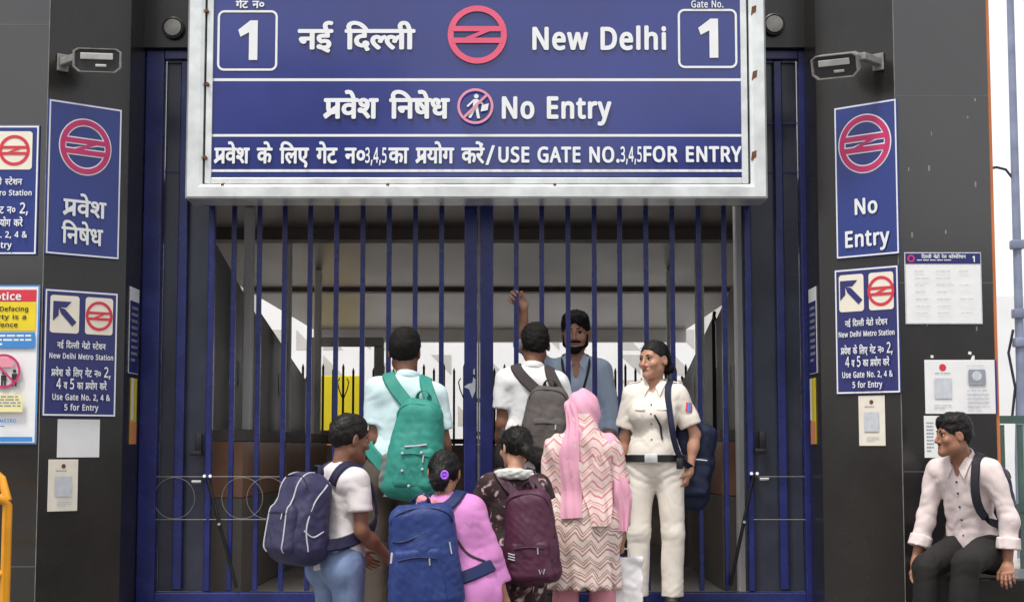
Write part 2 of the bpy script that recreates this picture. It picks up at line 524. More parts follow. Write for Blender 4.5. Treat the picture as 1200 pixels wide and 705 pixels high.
# ---- the two granite piers with splayed inner corners
LX0, LX1, RX0, RX1, RXE = -2.673, -2.287, 1.82, 2.203, 2.742
PY0, PY1 = 9.2, 9.55
t = thing('granite_pillar', 'polished black granite pier with splayed corner beside the yellow railing', 'pillar', (-3.0, 9.6, GZ), 0, 'granite piers framing the gate')
b = MB().prism_z([(-0.7, 0.8), (-0.7, -0.4), (LX0 + 3.0 - 0.004, -0.4), (LX0 + 3.0 - 0.004, 0.8)], 0, 6.2, M['granite'])
b.build('front_cladding', t)
b = MB().prism_z([(LX0 + 3.0, 0.8), (LX0 + 3.0, PY0 - 9.6 + 0.004), (LX1 + 3.0, PY1 - 9.6), (LX1 + 3.0, 0.48), (LX1 + 2.93, 0.5), (LX1 + 2.93, 0.8)], 0, 6.2, M['granite_matt'])
b.build('splayed_cladding', t)
b = MB().box((LX0 + 3.0 - 0.0035, -0.402, 0.0), (LX0 + 3.0 - 0.0005, -0.36, 6.2), M['lamp_grey']).build('joint', t)
b = MB()
for z in (1.02, 2.06, 3.1, 4.12): b.box((-0.7, -0.4012, z), (LX0 + 3.0 - 0.006, -0.39, z + 0.004), M['beam'])
b.build('seam', t)
t = thing('granite_pillar', 'polished black granite pier with orange outer edge beside the seated man', 'pillar', (2.5, 9.6, GZ), 0, 'granite piers framing the gate')
b = MB().prism_z([(RX1 - 2.5 + 0.004, 0.8), (RX1 - 2.5 + 0.004, -0.4), (RXE - 2.5, -0.4), (RXE - 2.5, 0.8)], 0, 6.2, M['granite'])
b.build('front_cladding', t)
b = MB().prism_z([(RX0 - 2.5 + 0.07, 0.8), (RX0 - 2.5 + 0.07, 0.5), (RX0 - 2.5, 0.48), (RX0 - 2.5, PY1 - 9.6), (RX1 - 2.5, PY0 - 9.6 + 0.004), (RX1 - 2.5, 0.8)], 0, 6.2, M['granite_matt'])
b.build('splayed_cladding', t)
MB().box((RXE - 2.5, -0.394, 0.3), (RXE - 2.5 + 0.02, -0.30, 6.2), M['orange_trim']).build('edge_trim', t)
MB().box((RX1 - 2.5 + 0.0005, -0.402, 0.0), (RX1 - 2.5 + 0.0035, -0.36, 6.2), M['lamp_grey']).build('joint', t)
b = MB()
for z in (1.55, 2.62, 3.7, 4.75): b.box((RX1 - 2.5 + 0.006, -0.4012, z), (RXE - 2.5, -0.39, z + 0.004), M['beam'])
rng = random.Random(4)
for i in range(16):
    x = rng.uniform(RX1 - 2.45, RXE - 2.55); z = rng.uniform(2.2, 3.9); w = rng.uniform(0.004, 0.011)
    b.box((x, -0.4016, z), (x + w, -0.39, z + rng.uniform(0.008, 0.035)), M['lamp_grey'])
for i in range(8):      # torn paper and glue round the lower posters
    x = RX1 - 2.5 + rng.uniform(0.10, 0.42); z = rng.uniform(2.12, 2.22)
    q = rng.uniform(0.004, 0.014)
    b.prism([(x, z), (x + q * 1.6, z - q * 0.4), (x + q * 1.8, z + q), (x + q * 0.4, z + q * 1.4)], -0.4016 - 0.0003 * i, -0.395, M['paper'])
b.build('seam', t)
o = MB().box((2.26, 8.5, GZ), (3.45, PY0 - 0.004, 0.262), M['granite_matt'], 0.012).build('granite_ledge')
tag(o, 'low black granite ledge under the seated man', 'ledge')

# ---- wall over the gate with its two round lamps
o = MB().box((LX1 - 0.068, 9.9, at(0, 66, 10.0).z + 0.032), (RX0 + 0.068, 10.2, 5.44), M['granite_matt']).build('lintel_wall')
tag(o, 'dark granite wall over the gate behind the big blue board', 'wall')
for px, lab in ((203, 'small round lamp on the dark wall nearest the camera floodlight over the Hindi sign'), (907, 'small round lamp on the dark wall nearest the floodlight over the English sign')):
    p = at(px, 33 if px < 500 else 29, 9.88)
    t = thing('round_lamp', 'small unlit round lamp above the gate corner next to the ' + ('Hindi' if px < 500 else 'English') + ' wall sign', 'lamp', p, 0, 'round lamps over the gate')
    pr = []
    b = MB()
    n = 24
    for r0, r1, y0, y1, mm in ((0.0, 0.055, -0.022, -0.022, M['lamp_grey']),):
        vs = [(0, -0.03, 0)] + [(0.052 * math.cos(2 * math.pi * i / n), -0.024, 0.052 * math.sin(2 * math.pi * i / n)) for i in range(n)] + [(0.058 * math.cos(2 * math.pi * i / n), 0.02, 0.058 * math.sin(2 * math.pi * i / n)) for i in range(n)]
        fs = [(0, 1 + i, 1 + (i + 1) % n) for i in range(n)] + [(1 + i, 1 + n + i, 1 + n + (i + 1) % n, 1 + (i + 1) % n) for i in range(n)]
        b.add(vs, fs, M['lamp_grey'])
    b.build('lens', t, True)
    b = MB(); b.tube([(0.062 * math.cos(2 * math.pi * i / n), -0.012, 0.062 * math.sin(2 * math.pi * i / n)) for i in range(n + 1)], 0.007, M['lamp_dark'], 6, cap=False)
    b.build('rim', t, True)

# ---- gate: fixed frame with sheet-backed sides, two barred leaves
GY = 10.0
def gx(px, py=450): return at(px, py, GY).x
topz = at(200, 66, GY).z
t = thing('gate_surround', 'blue steel gate surround with sheet clad side panels', 'gate frame', (gx(563), GY, 0))
ox = gx(563)
def post(px0, px1, z0, z1, m, y=0.0, d=0.05, name='post', bev=0.006):
    return MB().box((gx(px0) - ox, y - d / 2, z0), (gx(px1) - ox, y + d / 2, z1), m, bev).build(name, t)
post(165.5, 187, 0, topz + 0.03, M['blue_post'], d=0.09); post(940, 961, 0, topz + 0.03, M['blue_post'], d=0.09)
post(206, 217, 0.075, topz - 0.03, M['blue_post'], -0.004, 0.03); post(911, 921, 0.075, topz - 0.03, M['blue_post'], -0.004, 0.03)
MB().box((gx(187) - ox, -0.045, topz - 0.03), (gx(940) - ox, 0.045, topz + 0.03), M['blue_post'], 0.006).build('top_rail', t)
MB().box((gx(187) - ox, -0.05, 0.0), (gx(940) - ox, 0.03, 0.062), M['blue_post'], 0.006).build('bottom_rail', t)
for a, c in ((187.5, 249), (872, 939.5)):
    MB().box((gx(a) - ox, 0.03, 0.064), (gx(c) - ox, 0.04, topz - 0.032), M['sheet']).build('side_sheet', t)
    mid = topz - 0.032
    b = MB()
    for z in ((at(0, 145, GY).z, at(0, 202, GY).z) if a > 500 else (at(0, 202, GY).z,)):
        b.box((gx(a) - ox, 0.022, z), (gx(c) - ox, 0.0285, z + 0.012), M['blue'])
    b.build('cross_rail', t)
# scrolls low on the side panels
def scroll(xs, z0, z1, rings, name='scroll_rail', y=-0.035):
    b = MB()
    b.tube([(xs[0], y, z1), (xs[1], y, z1)], 0.0026, M['lamp_grey'], 6)
    b.tube([(xs[0], y, z0), (xs[1], y, z0)], 0.0026, M['lamp_grey'], 6)
    r = (z1 - z0) / 2 - 0.004
    for cx in rings:
        b.tube([(cx + r * math.cos(2 * math.pi * i / 20), y, (z0 + z1) / 2 + r * math.sin(2 * math.pi * i / 20)) for i in range(21)], 0.0018, M['lamp_grey'], 6, cap=False)
    b.build(name, t, True)
zz0, zz1 = at(0, 608, GY).z, at(0, 558, GY).z
scroll((gx(187) - ox, gx(246) - ox), zz0, zz1, [gx(208) - ox])
scroll((gx(880) - ox, gx(940) - ox), zz0, zz1, [])
def gate_leaf(label, bars, stile, meet, stay):
    global t
    x0 = gx(stile)
    t = thing('gate_leaf', label, 'gate', (x0, GY, 0), 0, 'two barred leaves of the gate')
    L = lambda px: gx(px) - x0
    for p in bars:
        MB().box((L(p) - 0.015, -0.015, 0.07), (L(p) + 0.015, 0.015, topz - 0.04), M['blue_post'], 0.004).build('bar', t)
    MB().box((L(meet[0]), -0.03, 0.066), (L(meet[1]), 0.03, topz - 0.035), M['blue_post'], 0.006).build('meeting_stile', t)
    lo, hi = min(L(stile), L(meet[0])), max(L(stile), L(meet[1]))
    MB().box((lo, -0.0155, at(0, 240, GY).z + 0.35), (hi, 0.0155, at(0, 240, GY).z + 0.39), M['blue_post']).build('upper_rail', t)
    MB().box((L(stile) - 0.02, -0.025, 0.066), (L(stile) + 0.02, 0.025, topz - 0.035), M['blue_post'], 0.005).build('hinge_stile', t)
    s = 1 if stile < meet[0] else -1
    # diagonal drop bolt with its bright clamps
    a = at(stay[0], stay[1], GY - 0.06); c = at(stay[2], stay[3], GY - 0.06)
    rel = lambda p: (p.x - x0, p.y - GY, p.z)
    MB().tube([rel(a), rel(c)], 0.011, M['steel_dark'], 8).build('stay_rod', t, True)
    b = MB()
    for dx in (-3, 4): b.tube([rel(a + Vector((dx * 0.005, 0.05, 0.0))), rel(a + Vector((dx * 0.005, -0.02, 0.014)))], 0.010, M['chrome'], 8)
    q = a.lerp(c, 0.42)
    b.tube([rel(q + Vector((0, 0.02, 0))), rel(q + Vector((0, -0.022, 0)))], 0.009, M['chrome'], 8)
    q = a + Vector((-0.065 * s, 0, -0.02))
    b.box((rel(q)[0] - 0.03, -0.075, q.z - 0.008), (rel(q)[0] + 0.03, -0.045, q.z + 0.008), M['chrome'], 0.003)
    b.build('clamp', t, True)
    q = a + Vector((-0.06 * s, 0, 0.17))
    b = MB(); b.box((rel(q)[0] - 0.02, -0.055, q.z - 0.02), (rel(q)[0] + 0.02, -0.02, q.z + 0.10), M['steel_dark'], 0.006)
    b.box((rel(q)[0] - 0.05, -0.06, q.z - 0.035), (rel(q)[0] + 0.02, -0.03, q.z - 0.005), M['steel_dark'], 0.006)
    b.build('latch', t, True)
    return t
lf = gate_leaf('blue barred gate leaf that the man with the teal bag stands at', (272, 302, 332, 362, 393, 424, 455, 486, 517), 246, (544, 559), (243, 560, 277, 688))
scroll((gx(249) - gx(246), gx(330) - gx(246)), zz0, zz1, [gx(287) - gx(246), gx(316) - gx(246)])
rf = gate_leaf('blue barred gate leaf that the bearded man grips from inside', (605, 635, 666, 697, 727, 758, 789, 820, 850), 878, (562.5, 578), (883, 557, 856, 686))
t = rf; MB().box((gx(559.5) - gx(878), -0.012, 0.066), (gx(562) - gx(878), 0.02, topz - 0.036), M['lamp_grey']).build('cover_strip', t)
b = MB()
x0 = gx(246)
p = at(552, 452, GY - 0.035)
q = p.x - x0
b.prism([(q - 0.045, p.z - 0.005), (q - 0.012, p.z - 0.02), (q + 0.008, p.z - 0.075), (q + 0.026, p.z - 0.03), (q + 0.028, p.z + 0.04), (q + 0.014, p.z + 0.055), (q + 0.008, p.z + 0.02), (q - 0.02, p.z + 0.012)], -0.0325, -0.0305, M['ink_soft'])
b.prism([(q + 0.012, p.z + 0.075), (q + 0.024, p.z + 0.07), (q + 0.022, p.z + 0.11), (q + 0.014, p.z + 0.10)], -0.0325, -0.0305, M['ink_soft'])
b.build('torn_sticker', lf)

# ---- hall behind the gate
HX0, HX1 = -2.16, 1.83
o = MB().box((-2.85, 11.05, 2.62), (2.5, 23.2, 2.78), M['ceiling']).build('ceiling'); o['kind'] = 'structure'
for i, (y, z) in enumerate(((12.4, 2.53), (17.1, 2.578))):
    o = MB().box((-2.83, y, z), (2.48, y + 0.22, 2.618), M['beam']).build('ceiling_beam')
    tag(o, ('dark ceiling beam across the hall just behind the gate', 'dark ceiling beam across the hall deeper inside')[i], 'beam', 'beams under the hall ceiling')
o = MB().box((-2.85, 23.22, 2.44), (2.5, 23.4, 2.86), M['hoarding']).build('fascia_beam'); tag(o, 'pale fascia beam along the far end of the roof', 'beam')
for sx, x, lab in ((-1, HX0, 'pale side wall of the hall behind the teal backpack side of the gate'), (1, HX1, 'pale side wall of the hall behind the policewoman')):
    a, c = (-4.0, -3.8) if sx < 0 else (2.86, 3.0)
    o = MB().box((a, 10.43, 0), (c, 24.5, 4.0), M['plaster']).build('side_wall'); tag(o, lab, 'wall')
for sx, y, lab in ((-1, 11.25, 'white column nearer the gate behind the boy with the navy backpack'), (-1, 13.2, 'white column farther in behind the boy with the navy backpack'), (-1, 15.3, 'white end column where the hall opens to the yellow barrier'),
                   (1, 10.62, 'white column nearest the gate behind the policewoman'), (1, 12.9, 'white column in the middle behind the policewoman'), (1, 15.3, 'white end column where the hall opens behind the policewoman')):
    x = HX0 + 0.285 if sx < 0 else HX1 - 0.36
    o = MB().box((x, y, 0), (x + 0.065, y + 0.10, 2.616), M['column_white'], 0.012).build('column'); tag(o, lab, 'column', 'white columns along the hall')
def partition(sx, y0, y1, zt0, zt1, lab):
    x = HX0 + 0.20 if sx < 0 else HX1 - 0.23
    t = thing('partition_panel', lab, 'partition', (x, y0, 0), 0, 'dark partitions along the hall')
    L = y1 - y0
    def pr(z0a, z0b, z1a, z1b, m, nm, w=0.03, x0=0.0):
        vs = [(x0, 0, z0a), (x0 + w, 0, z0a), (x0 + w, L, z0b), (x0, L, z0b), (x0, 0, z1a), (x0 + w, 0, z1a), (x0 + w, L, z1b), (x0, L, z1b)]
        MB().add(vs, [(0, 3, 2, 1), (4, 5, 6, 7), (0, 1, 5, 4), (1, 2, 6, 5), (2, 3, 7, 6), (3, 0, 4, 7)], m).build(nm, t)
    pr(1.06, 1.06, zt0, zt1, M['part_dark'], 'upper_panel')
    lo = -0.005 if sx < 0 else -0.21
    pr(0.98, 0.98, 1.055, 1.055, M['beam'], 'mid_rail', 0.245, lo)
    pr(0.62, 0.62, 0.975, 0.975, M['part_brown'], 'brown_panel', 0.23, lo + 0.007)
    pr(0.0, 0.0, 0.615, 0.615, M['part_grey'], 'lower_panel', 0.23, lo + 0.007)
    b = MB(); b.tube([(0.015, -0.06, zt0 + 0.06), (0.015, 0.0, zt0 + 0.01), (0.015, L, zt1 + 0.01), (0.015, L + 0.10, zt1 + 0.0), (0.015, L + 0.2, zt1 + 0.05)], 0.014, M['steel_dark'], 8)
    b.build('cap_rail', t, True)
    b = MB()
    for k in range(3):
        yy = L * (0.35 + 0.1 * k); b.box((0.031 if sx < 0 else -0.004, yy, 1.36), (0.034 if sx < 0 else -0.001, yy + 0.035, 1.54), M['hoarding'])
    b.build('vent_slots', t)
partition(-1, 10.45, 12.2, 2.26, 1.92, 'dark partition with sloping top nearest the gate behind the boy')
partition(-1, 12.45, 15.2, 1.95, 1.55, 'dark partition with sloping top farther in behind the boy')
partition(1, 10.85, 12.7, 2.26, 1.92, 'dark partition with sloping top nearest the gate behind the policewoman')
partition(1, 12.95, 15.2, 1.95, 1.55, 'dark partition with sloping top farther in behind the policewoman')

# ---- far end: low wall, picket fence, barrier and white hoarding outside
o = MB().box((-3.0, 15.75, 0), (3.0, 15.95, 0.96), M['brick']).build('low_wall'); tag(o, 'low brown stone wall under the black picket fence', 'wall')
t = thing('picket_fence', 'black spear topped picket fence across the back of the hall', 'fence', (0, 15.85, 0.96))
b = MB()
x = -2.93; i = 0
while x < 2.95:
    hgt = 0.74 if i % 2 else 0.70
    b.tube([(x, 0, 0.0), (x, 0, hgt)], 0.0125, M['fence_black'], 6)
    b.tube([(x, 0, hgt), (x, 0, hgt + 0.012), (x, 0, hgt + 0.05)], 0.01, M['fence_black'], 6, rr=[0.0125, 0.0145, 0.003])
    if i % 3 == 1:
        for sx in (-1, 1):
            b.tube([(x + sx * 0.008, 0, hgt - 0.28), (x + sx * 0.04, 0, hgt - 0.2), (x + sx * 0.055, 0, hgt - 0.13), (x + sx * 0.035, 0, hgt - 0.09)], 0.006, M['fence_black'], 5)
    x += 0.0985; i += 1
b.build('pickets', t)
MB().box((-2.95, -0.02, 0.01), (2.95, 0.02, 0.06), M['fence_black']).build('bottom_rail', t)
t = thing('doorway_frame', 'pale steel doorway frame standing against the picket fence', 'frame', (-1.9, 15.6, 0))
for x in (-0.03, 0.62): MB().box((x - 0.045, -0.05, 0), (x + 0.045, 0.05, 1.9), M['plaster'], 0.006).build('upright', t)
MB().box((-0.074, -0.049, 1.903), (0.664, 0.049, 1.99), M['plaster'], 0.006).build('header', t)
MB().box((0.017, -0.04, 0.98), (0.574, 0.04, 1.10), M['part_grey'], 0.006).build('cross_bar', t)
t = thing('barrier_board', 'yellow barrier board with orange foot behind the picket fence', 'barrier', (-2.68, 24.6, 0))
MB().box((-0.40, 0, 1.16), (0.39, 0.06, 2.02), M['barrier'], 0.01).build('yellow_board', t)
MB().box((-0.40, 0.005, 0.5), (0.39, 0.055, 1.155), M['orange'], 0.01).build('foot_board', t)
for x in (-0.24, 0.18): MB().box((x, 0.065, 0), (x + 0.05, 0.10, 1.5), M['fence_black']).build('post', t)
t = thing('site_hoarding', 'tall white site hoarding with grey triangles beyond the fence', 'hoarding', (0, 27, GZ))
MB().box((-9, 0, 0), (9, 0.1, 4.2), M['hoarding']).build('board', t)
b = MB(); rng = random.Random(11)
k = 0
for ix in range(24):
    for iz in range(6):
        if rng.random() < 0.45: continue
        x, z, q = -5.4 + ix * 0.45, 1.2 + iz * 0.42, 0.34
        if rng.random() < 0.5: p = [(x, z), (x + q, z), (x, z + q)]
        else: p = [(x + q, z), (x + q, z + q), (x, z + q)]
        b.add([(a, -0.004, c) for a, c in p], [(0, 1, 2)], M['hoard_grey'])
b.build('triangle_print', t, smooth='flat')
t = thing('steel_rail_barrier', 'bright steel crowd rail between the picket fence and the hoarding', 'barrier', (0.3, 19.5, 0))
for x in (-0.75, 0.1, 0.95, 1.6): MB().tube([(x, 0, 0), (x, 0, 1.55)], 0.03, M['silver'], 8).build('post', t, True)
for z in (1.1, 1.5): MB().tube([(-0.75, 0, z), (1.6, 0, z)], 0.026, M['silver'], 8).build('rail', t, True)

# ---- strip of street beyond the right pier
bx = at(1195, 400, 14).x
t = thing('lamp_post', 'grey blue street pole with a curved arm beyond the orange edged pier', 'street pole', (bx, 14, GZ))
MB().tube([(0, 0, 0), (0, 0, 1.6), (0, 0, 2.3), (0, 0, 6.5)], 0.05, M['pole'], 12, rr=[0.075, 0.07, 0.04, 0.03]).build('pole', t, True)
zz = at(1180, 196, 14).z - GZ
MB().tube([(0.0, 0, zz - 0.25), (-0.02, 0, zz - 0.1), (-0.08, 0, zz - 0.02), (-0.16, 0, zz), (-0.27, 0, zz - 0.02)], 0.012, M['fence_black'], 8).build('arm', t, True)
b = MB()
for z in (2.55, 2.8, 3.4): b.box((-0.055, -0.06, z), (0.055, 0.05, z + 0.08), M['pole'], 0.01)
b.tube([(-0.06, -0.02, 2.7), (-0.10, 0, 2.5), (-0.05, 0, 2.2), (-0.09, 0, 1.9)], 0.012, M['fence_black'], 6)
b.build('clamps', t, True)
t = thing('road_railing', 'green road railing beyond the seated man', 'railing', (at(1180, 450, 12.5).x, 12.5, GZ))
for i in range(9): MB().box((-0.35 + i * 0.14, -0.02, 0.1), (-0.315 + i * 0.14, 0.02, 1.86), M['green_rail']).build('upright', t)
for z in (0.3, 1.2, 1.87): MB().box((-0.4, -0.03, z), (0.9, 0.03, z + 0.06), M['green_rail']).build('rail', t)
t = thing('far_building', 'low pale building with dark windows far across the road', 'building', (17, 48, GZ))
MB().box((-4, 0, 0), (6, 6, 3.6), M['wall_pale']).build('wall', t)
for i in range(6): MB().box((-3.6 + i * 1.6, -0.03, 1.0), (-2.6 + i * 1.6, 0.02, 2.9), M['window']).build('window', t)
MB().box((-4.3, -0.3, 3.6), (6.3, 6.3, 3.8), M['wall_pale']).build('roof', t)

# ---- yellow railing, bottom left
p = at(9, 584, 7.9)
t = thing('yellow_railing', 'yellow tubular handrail at the foot of the black pier', 'railing', (p.x, p.y, GZ))
zt = p.z - GZ
MB().tube([(0, 0, 0), (0, 0, zt - 0.03), (-0.012, -0.01, zt - 0.008), (-0.04, -0.02, zt)], 0.024, M['yellow_paint'], 12).build('post', t, True)
MB().tube([(-0.02, -0.01, zt), (-0.9, -0.25, zt)], 0.024, M['yellow_paint'], 12).build('top_rail', t, True)
MB().tube([(0.0, 0.0, zt - 0.01), (-0.035, 0.02, zt + 0.09), (-0.5, 0.15, zt + 0.45)], 0.022, M['yellow_paint'], 12).build('sloping_rail', t, True)
MB().tube([(0.0, 0.0, zt - 0.36), (-0.9, -0.25, zt - 0.36)], 0.020, M['yellow_paint'], 12).build('lower_rail', t, True)

# ---- added blocks unseen behind the camera, for the polished granite and sign to mirror
def mirror_block(label, x0, x1, y, h, m):
    t = thing('mirror_building', label, 'building', ((x0 + x1) / 2, y, GZ)); w = (x1 - x0) / 2
    MB().box((-w, -8, 0), (w, 0, h), m).build('wall', t)
    n = max(2, int(2 * w / 4))
    for k in range(int(h / 3.2)):
        for i in range(n):
            c = -w + (i + .5) * 2 * w / n; MB().box((c - .8, -0.02, 1.0 + k * 3.2), (c + .8, 0.05, 2.6 + k * 3.2), M['window']).build('window', t)
mirror_block('long low brown building added opposite the gate for its reflection', -60, -16, -55, 9, M['brick'])
mirror_block('tall pale tower block added opposite the gate for its reflection', -15, -5, -52, 19, M['wall_pale'])
mirror_block('brown shop building added opposite the gate for its reflection', -4, 5, -56, 11, M['brick'])
mirror_block('dark stone block with a stepped roof added opposite the gate for its reflection', 6, 15, -50, 15, M['part_grey'])
mirror_block('pale low building added opposite the seated man for its reflection', 17, 60, -58, 10, M['wall_pale'])
# ================================================================== signs
SY = 9.42
def big_board():
    c = at(558.5, 90, SY)
    zb, zt = at(558, 232, SY).z, at(558, -42, SY).z
    x0, x1 = at(218.5, 120, SY).x, at(898.5, 120, SY).x
    w = x1 - x0; cx = (x0 + x1) / 2
    root = thing('station_sign', 'large blue station name board in a silver frame above the gate', 'sign', (cx, SY, zb), R(0.0))
    H = zt - zb
    def X(px): return at(px, 120, SY).x - cx
    def Z(py): return at(558, py, SY).z - zb
    fw = 0.098
    # outer frame of four mitred bars
    b = MB()
    o_ = [(-w / 2, 0), (w / 2, 0), (w / 2, H), (-w / 2, H)]
    i_ = [(-w / 2 + fw, fw * 0.86), (w / 2 - fw, fw * 0.86), (w / 2 - fw, H - fw), (-w / 2 + fw, H - fw)]
    for k in range(4):
        a, c2 = o_[k], o_[(k + 1) % 4]; d, e = i_[(k + 1) % 4], i_[k]
        def lerp(p, q, s): return (p[0] + (q[0] - p[0]) * s, p[1] + (q[1] - p[1]) * s)
        rows = []
        for s, y in ((0, 0.30), (0, 0.012), (0.12, 0.0), (0.80, 0.0), (1, 0.016), (1, 0.10)):
            p, q = lerp(a, e, s), lerp(c2, d, s)
            rows.append(((p[0], y, p[1]), (q[0], y, q[1])))
        vs = [v for r in rows for v in r]
        b.add(vs, [(2 * j, 2 * j + 1, 2 * j + 3, 2 * j + 2) for j in range(5)], M['silver'])
    b.build('outer_frame', root, smooth='flat')
    b = MB()
    q0, q1 = X(240), X(877); r0 = Z(214); r1 = H - fw - 0.012
    for lo, hi in (((q0, r0), (q0 + 0.038, r1)), ((q1 - 0.038, r0), (q1, r1)), ((q0 + 0.039, r0), (q1 - 0.039, r0 + 0.036)), ((q0 + 0.039, r1 - 0.036), (q1 - 0.039, r1))):
        b.box((lo[0], 0.03, lo[1]), (hi[0], 0.10, hi[1]), M['silver'], 0.004)
    b.build('inner_frame', root)
    MB().box((-w / 2 + 0.02, 0.10, 0.03), (w / 2 - 0.02, 0.52, H - 0.03), M['lamp_dark']).build('box_body', root)  # extra unseen depth added behind the face to shade the bar tops
    b = MB()
    for px, py in ((242, 98), (241, 184), (884, 92), (884, 10), (240, 12), (650, 217), (262, 217), (455, 217), (884, 178)):
        b.tube([(X(px), 0.004, Z(py)), (X(px), 0.05, Z(py))], 0.011, M['rust'], 7)
    for px, py in ((885, 88), (885, 12), (883, 182)):
        b.prism([(X(px) - 0.018, Z(py) - 0.03), (X(px) + 0.012, Z(py) - 0.012), (X(px) + 0.015, Z(py) + 0.03), (X(px) - 0.012, Z(py) + 0.02)], -0.0015, 0.01, M['rust'])
    b.build('fixing', root)
    # the face: a Board that shares this root
    px0, px1, py0, py1 = 247.5, 869.5, -32.0, 205.5
    bd = Board.__new__(Board)
    bd.w = X(px1) - X(px0); bd.h = Z(py0) - Z(py1)
    fo = bpy.data.objects.new('face', None)
    me = MB().box((-bd.w / 2, 0, -bd.h / 2), (bd.w / 2, 0.05, bd.h / 2), M['sign'])
    face = me.build('blue_face', root)
    bpy.data.objects.remove(fo)
    face.location = ((X(px0) + X(px1)) / 2, 0.048, (Z(py0) + Z(py1)) / 2)
    bd.root, bd.parts, bd.layer = face, {}, 1
    U = lambda px: (px - px0) / (px1 - px0)
    V = lambda py: (Z(py0) - Z(py)) / bd.h
    W = M['white']
    for y, hh in ((91.5, 1.6), (157, 1.5), (198.5, 1.5)): bd.rect('dividing_line#%d' % y, 0, V(y - hh), 1, V(y + hh), W)
    capv = lambda p: p / (py1 - py0)
    tx = lambda s, a, b_, base, cap, **k: bd.text(s, U(a), U(b_), V(base), capv(cap), W, **k)
    bd.frame('number_box', U(252), V(10), U(323), V(81), 0.013, W, 0.04)
    bd.frame('number_box#2', U(796), V(8.5), U(866), V(78), 0.013, W, 0.04)
    for k_, (a, b_, y0, y1) in enumerate(((276.5, 299.5, 22, 68.5), (820, 843.5, 20, 66))):
        p = [(1, 1), (1, 0), (0.56, 0), (0.56, 0.70), (0.12, 0.585), (0, 0.76), (0.62, 1)][::-1]
        xa, xb, za, zb_ = X(a) - face.location.x, X(b_) - face.location.x, Z(y1) - face.location.z, Z(y0) - face.location.z
        bd.flat('numeral#%d' % k_, [[(xa + (xb - xa) * q_[0], za + (zb_ - za) * q_[1]) for q_ in p][::1]], W)
    tx('गेट न०', 273, 307, 7.5, 8, bold=0.02); tx('Gate No.', 812, 850, 7, 8, bold=0.02)
    tx('नई दिल्ली', 347, 486, 55.5, 22, bold=0.022)
    tx('New Delhi', 624, 782, 56, 25, bold=0.034)
    bd.metro(U(559), V(39), 35.5 / FPX * SY, M['pinkred'])
    tx('प्रवेश निषेध', 378, 527, 137, 22, bold=0.022)
    tx('No Entry', 588, 717, 137, 24, bold=0.036)
    tx('प्रवेश के लिए गेट न०', 250.5, 428, 190, 17, bold=0.02)
    tx('3,4,5', 428, 453, 189.5, 17, bold=0.02)
    tx('का प्रयोग करें', 455, 568, 190, 17, bold=0.02)
    tx('/', 569, 580, 192, 22, bold=0.015)
    tx('USE GATE NO.', 584, 726, 189, 17, bold=0.034)
    tx('3,4,5', 727, 752, 188.5, 17, bold=0.02)
    tx('FOR ENTRY', 754, 869, 188.5, 17, bold=0.034)
    # no-entry roundel: walking figure with a case, struck through
    u, v, r = U(557), V(124), 21.5 / FPX * SY
    fig = [[(0.05 + 0.13 * math.cos(a * math.pi / 8), 0.58 + 0.13 * math.sin(a * math.pi / 8)) for a in range(16)],
           [(-0.12, 0.40), (0.12, 0.42), (0.16, -0.10), (-0.14, -0.10)], [(-0.12, 0.38), (-0.14, 0.22), (-0.42, -0.05), (-0.48, 0.04)],
           [(0.12, 0.40), (0.14, 0.24), (0.40, 0.08), (0.44, 0.17)], [(-0.14, -0.11), (0.02, -0.11), (-0.24, -0.66), (-0.40, -0.62)],
           [(0.0, -0.115), (0.16, -0.115), (0.26, -0.68), (0.10, -0.68)], [(0.36, 0.06), (0.74, 0.16), (0.68, -0.22), (0.30, -0.30)]]
    fig = [f if sum((f[i][0] * f[(i + 1) % len(f)][1] - f[(i + 1) % len(f)][0] * f[i][1]) for i in range(len(f))) > 0 else f[::-1] for f in fig]
    for f in fig: bd.poly('no_entry_roundel', u, v, r, [f], W)
    bd.ring('no_entry_roundel', u, v, r * 0.86, r, M['pinkred_pale'])
    q = 0.707
    bd.poly('no_entry_roundel', u, v, r, [[(-q * 0.93 + 0.05, -q * 0.93 - 0.05), (q * 0.93 + 0.05, q * 0.93 - 0.05), (q * 0.93 - 0.05, q * 0.93 + 0.05), (-q * 0.93 - 0.05, -q * 0.93 + 0.05)]], M['pinkred_pale'])
    bd.done()
M['pinkred_pale'] = mat('pale_pink_vinyl', (0.76, 0.30, 0.38), 0.45, 0.05, 6)
big_board()

# splayed faces: where their plane lies, and how a sign on them is turned
LN = Vector((PY1 - PY0, -(LX1 - LX0), 0)).normalized()          # faces camera and gate centre
RN = Vector((-(PY1 - PY0), -(RX1 - RX0), 0)).normalized()
LP, RP = Vector((LX0, PY0, 0)), Vector((RX0, PY1, 0))
FN = Vector((0, -1, 0))
def board_at(corners, pt, n, name, label, cat, body, thick=0.012, group=None, proud=0.0):
    q = [onplane(a, b_, pt, n) for a, b_ in corners]           # TL TR BR BL
    cen = sum(q, Vector()) / 4 + n * (thick + proud)
    xd = Vector((-n.y, n.x, 0))
    w = ((q[1] - q[0]).dot(xd) + (q[2] - q[3]).dot(xd)) / 2
    h = ((q[0].z - q[3].z) + (q[1].z - q[2].z)) / 2
    return Board(name, label, cat, cen, math.atan2(xd.y, xd.x), abs(w), h, body, thick, group)
W = M['white']
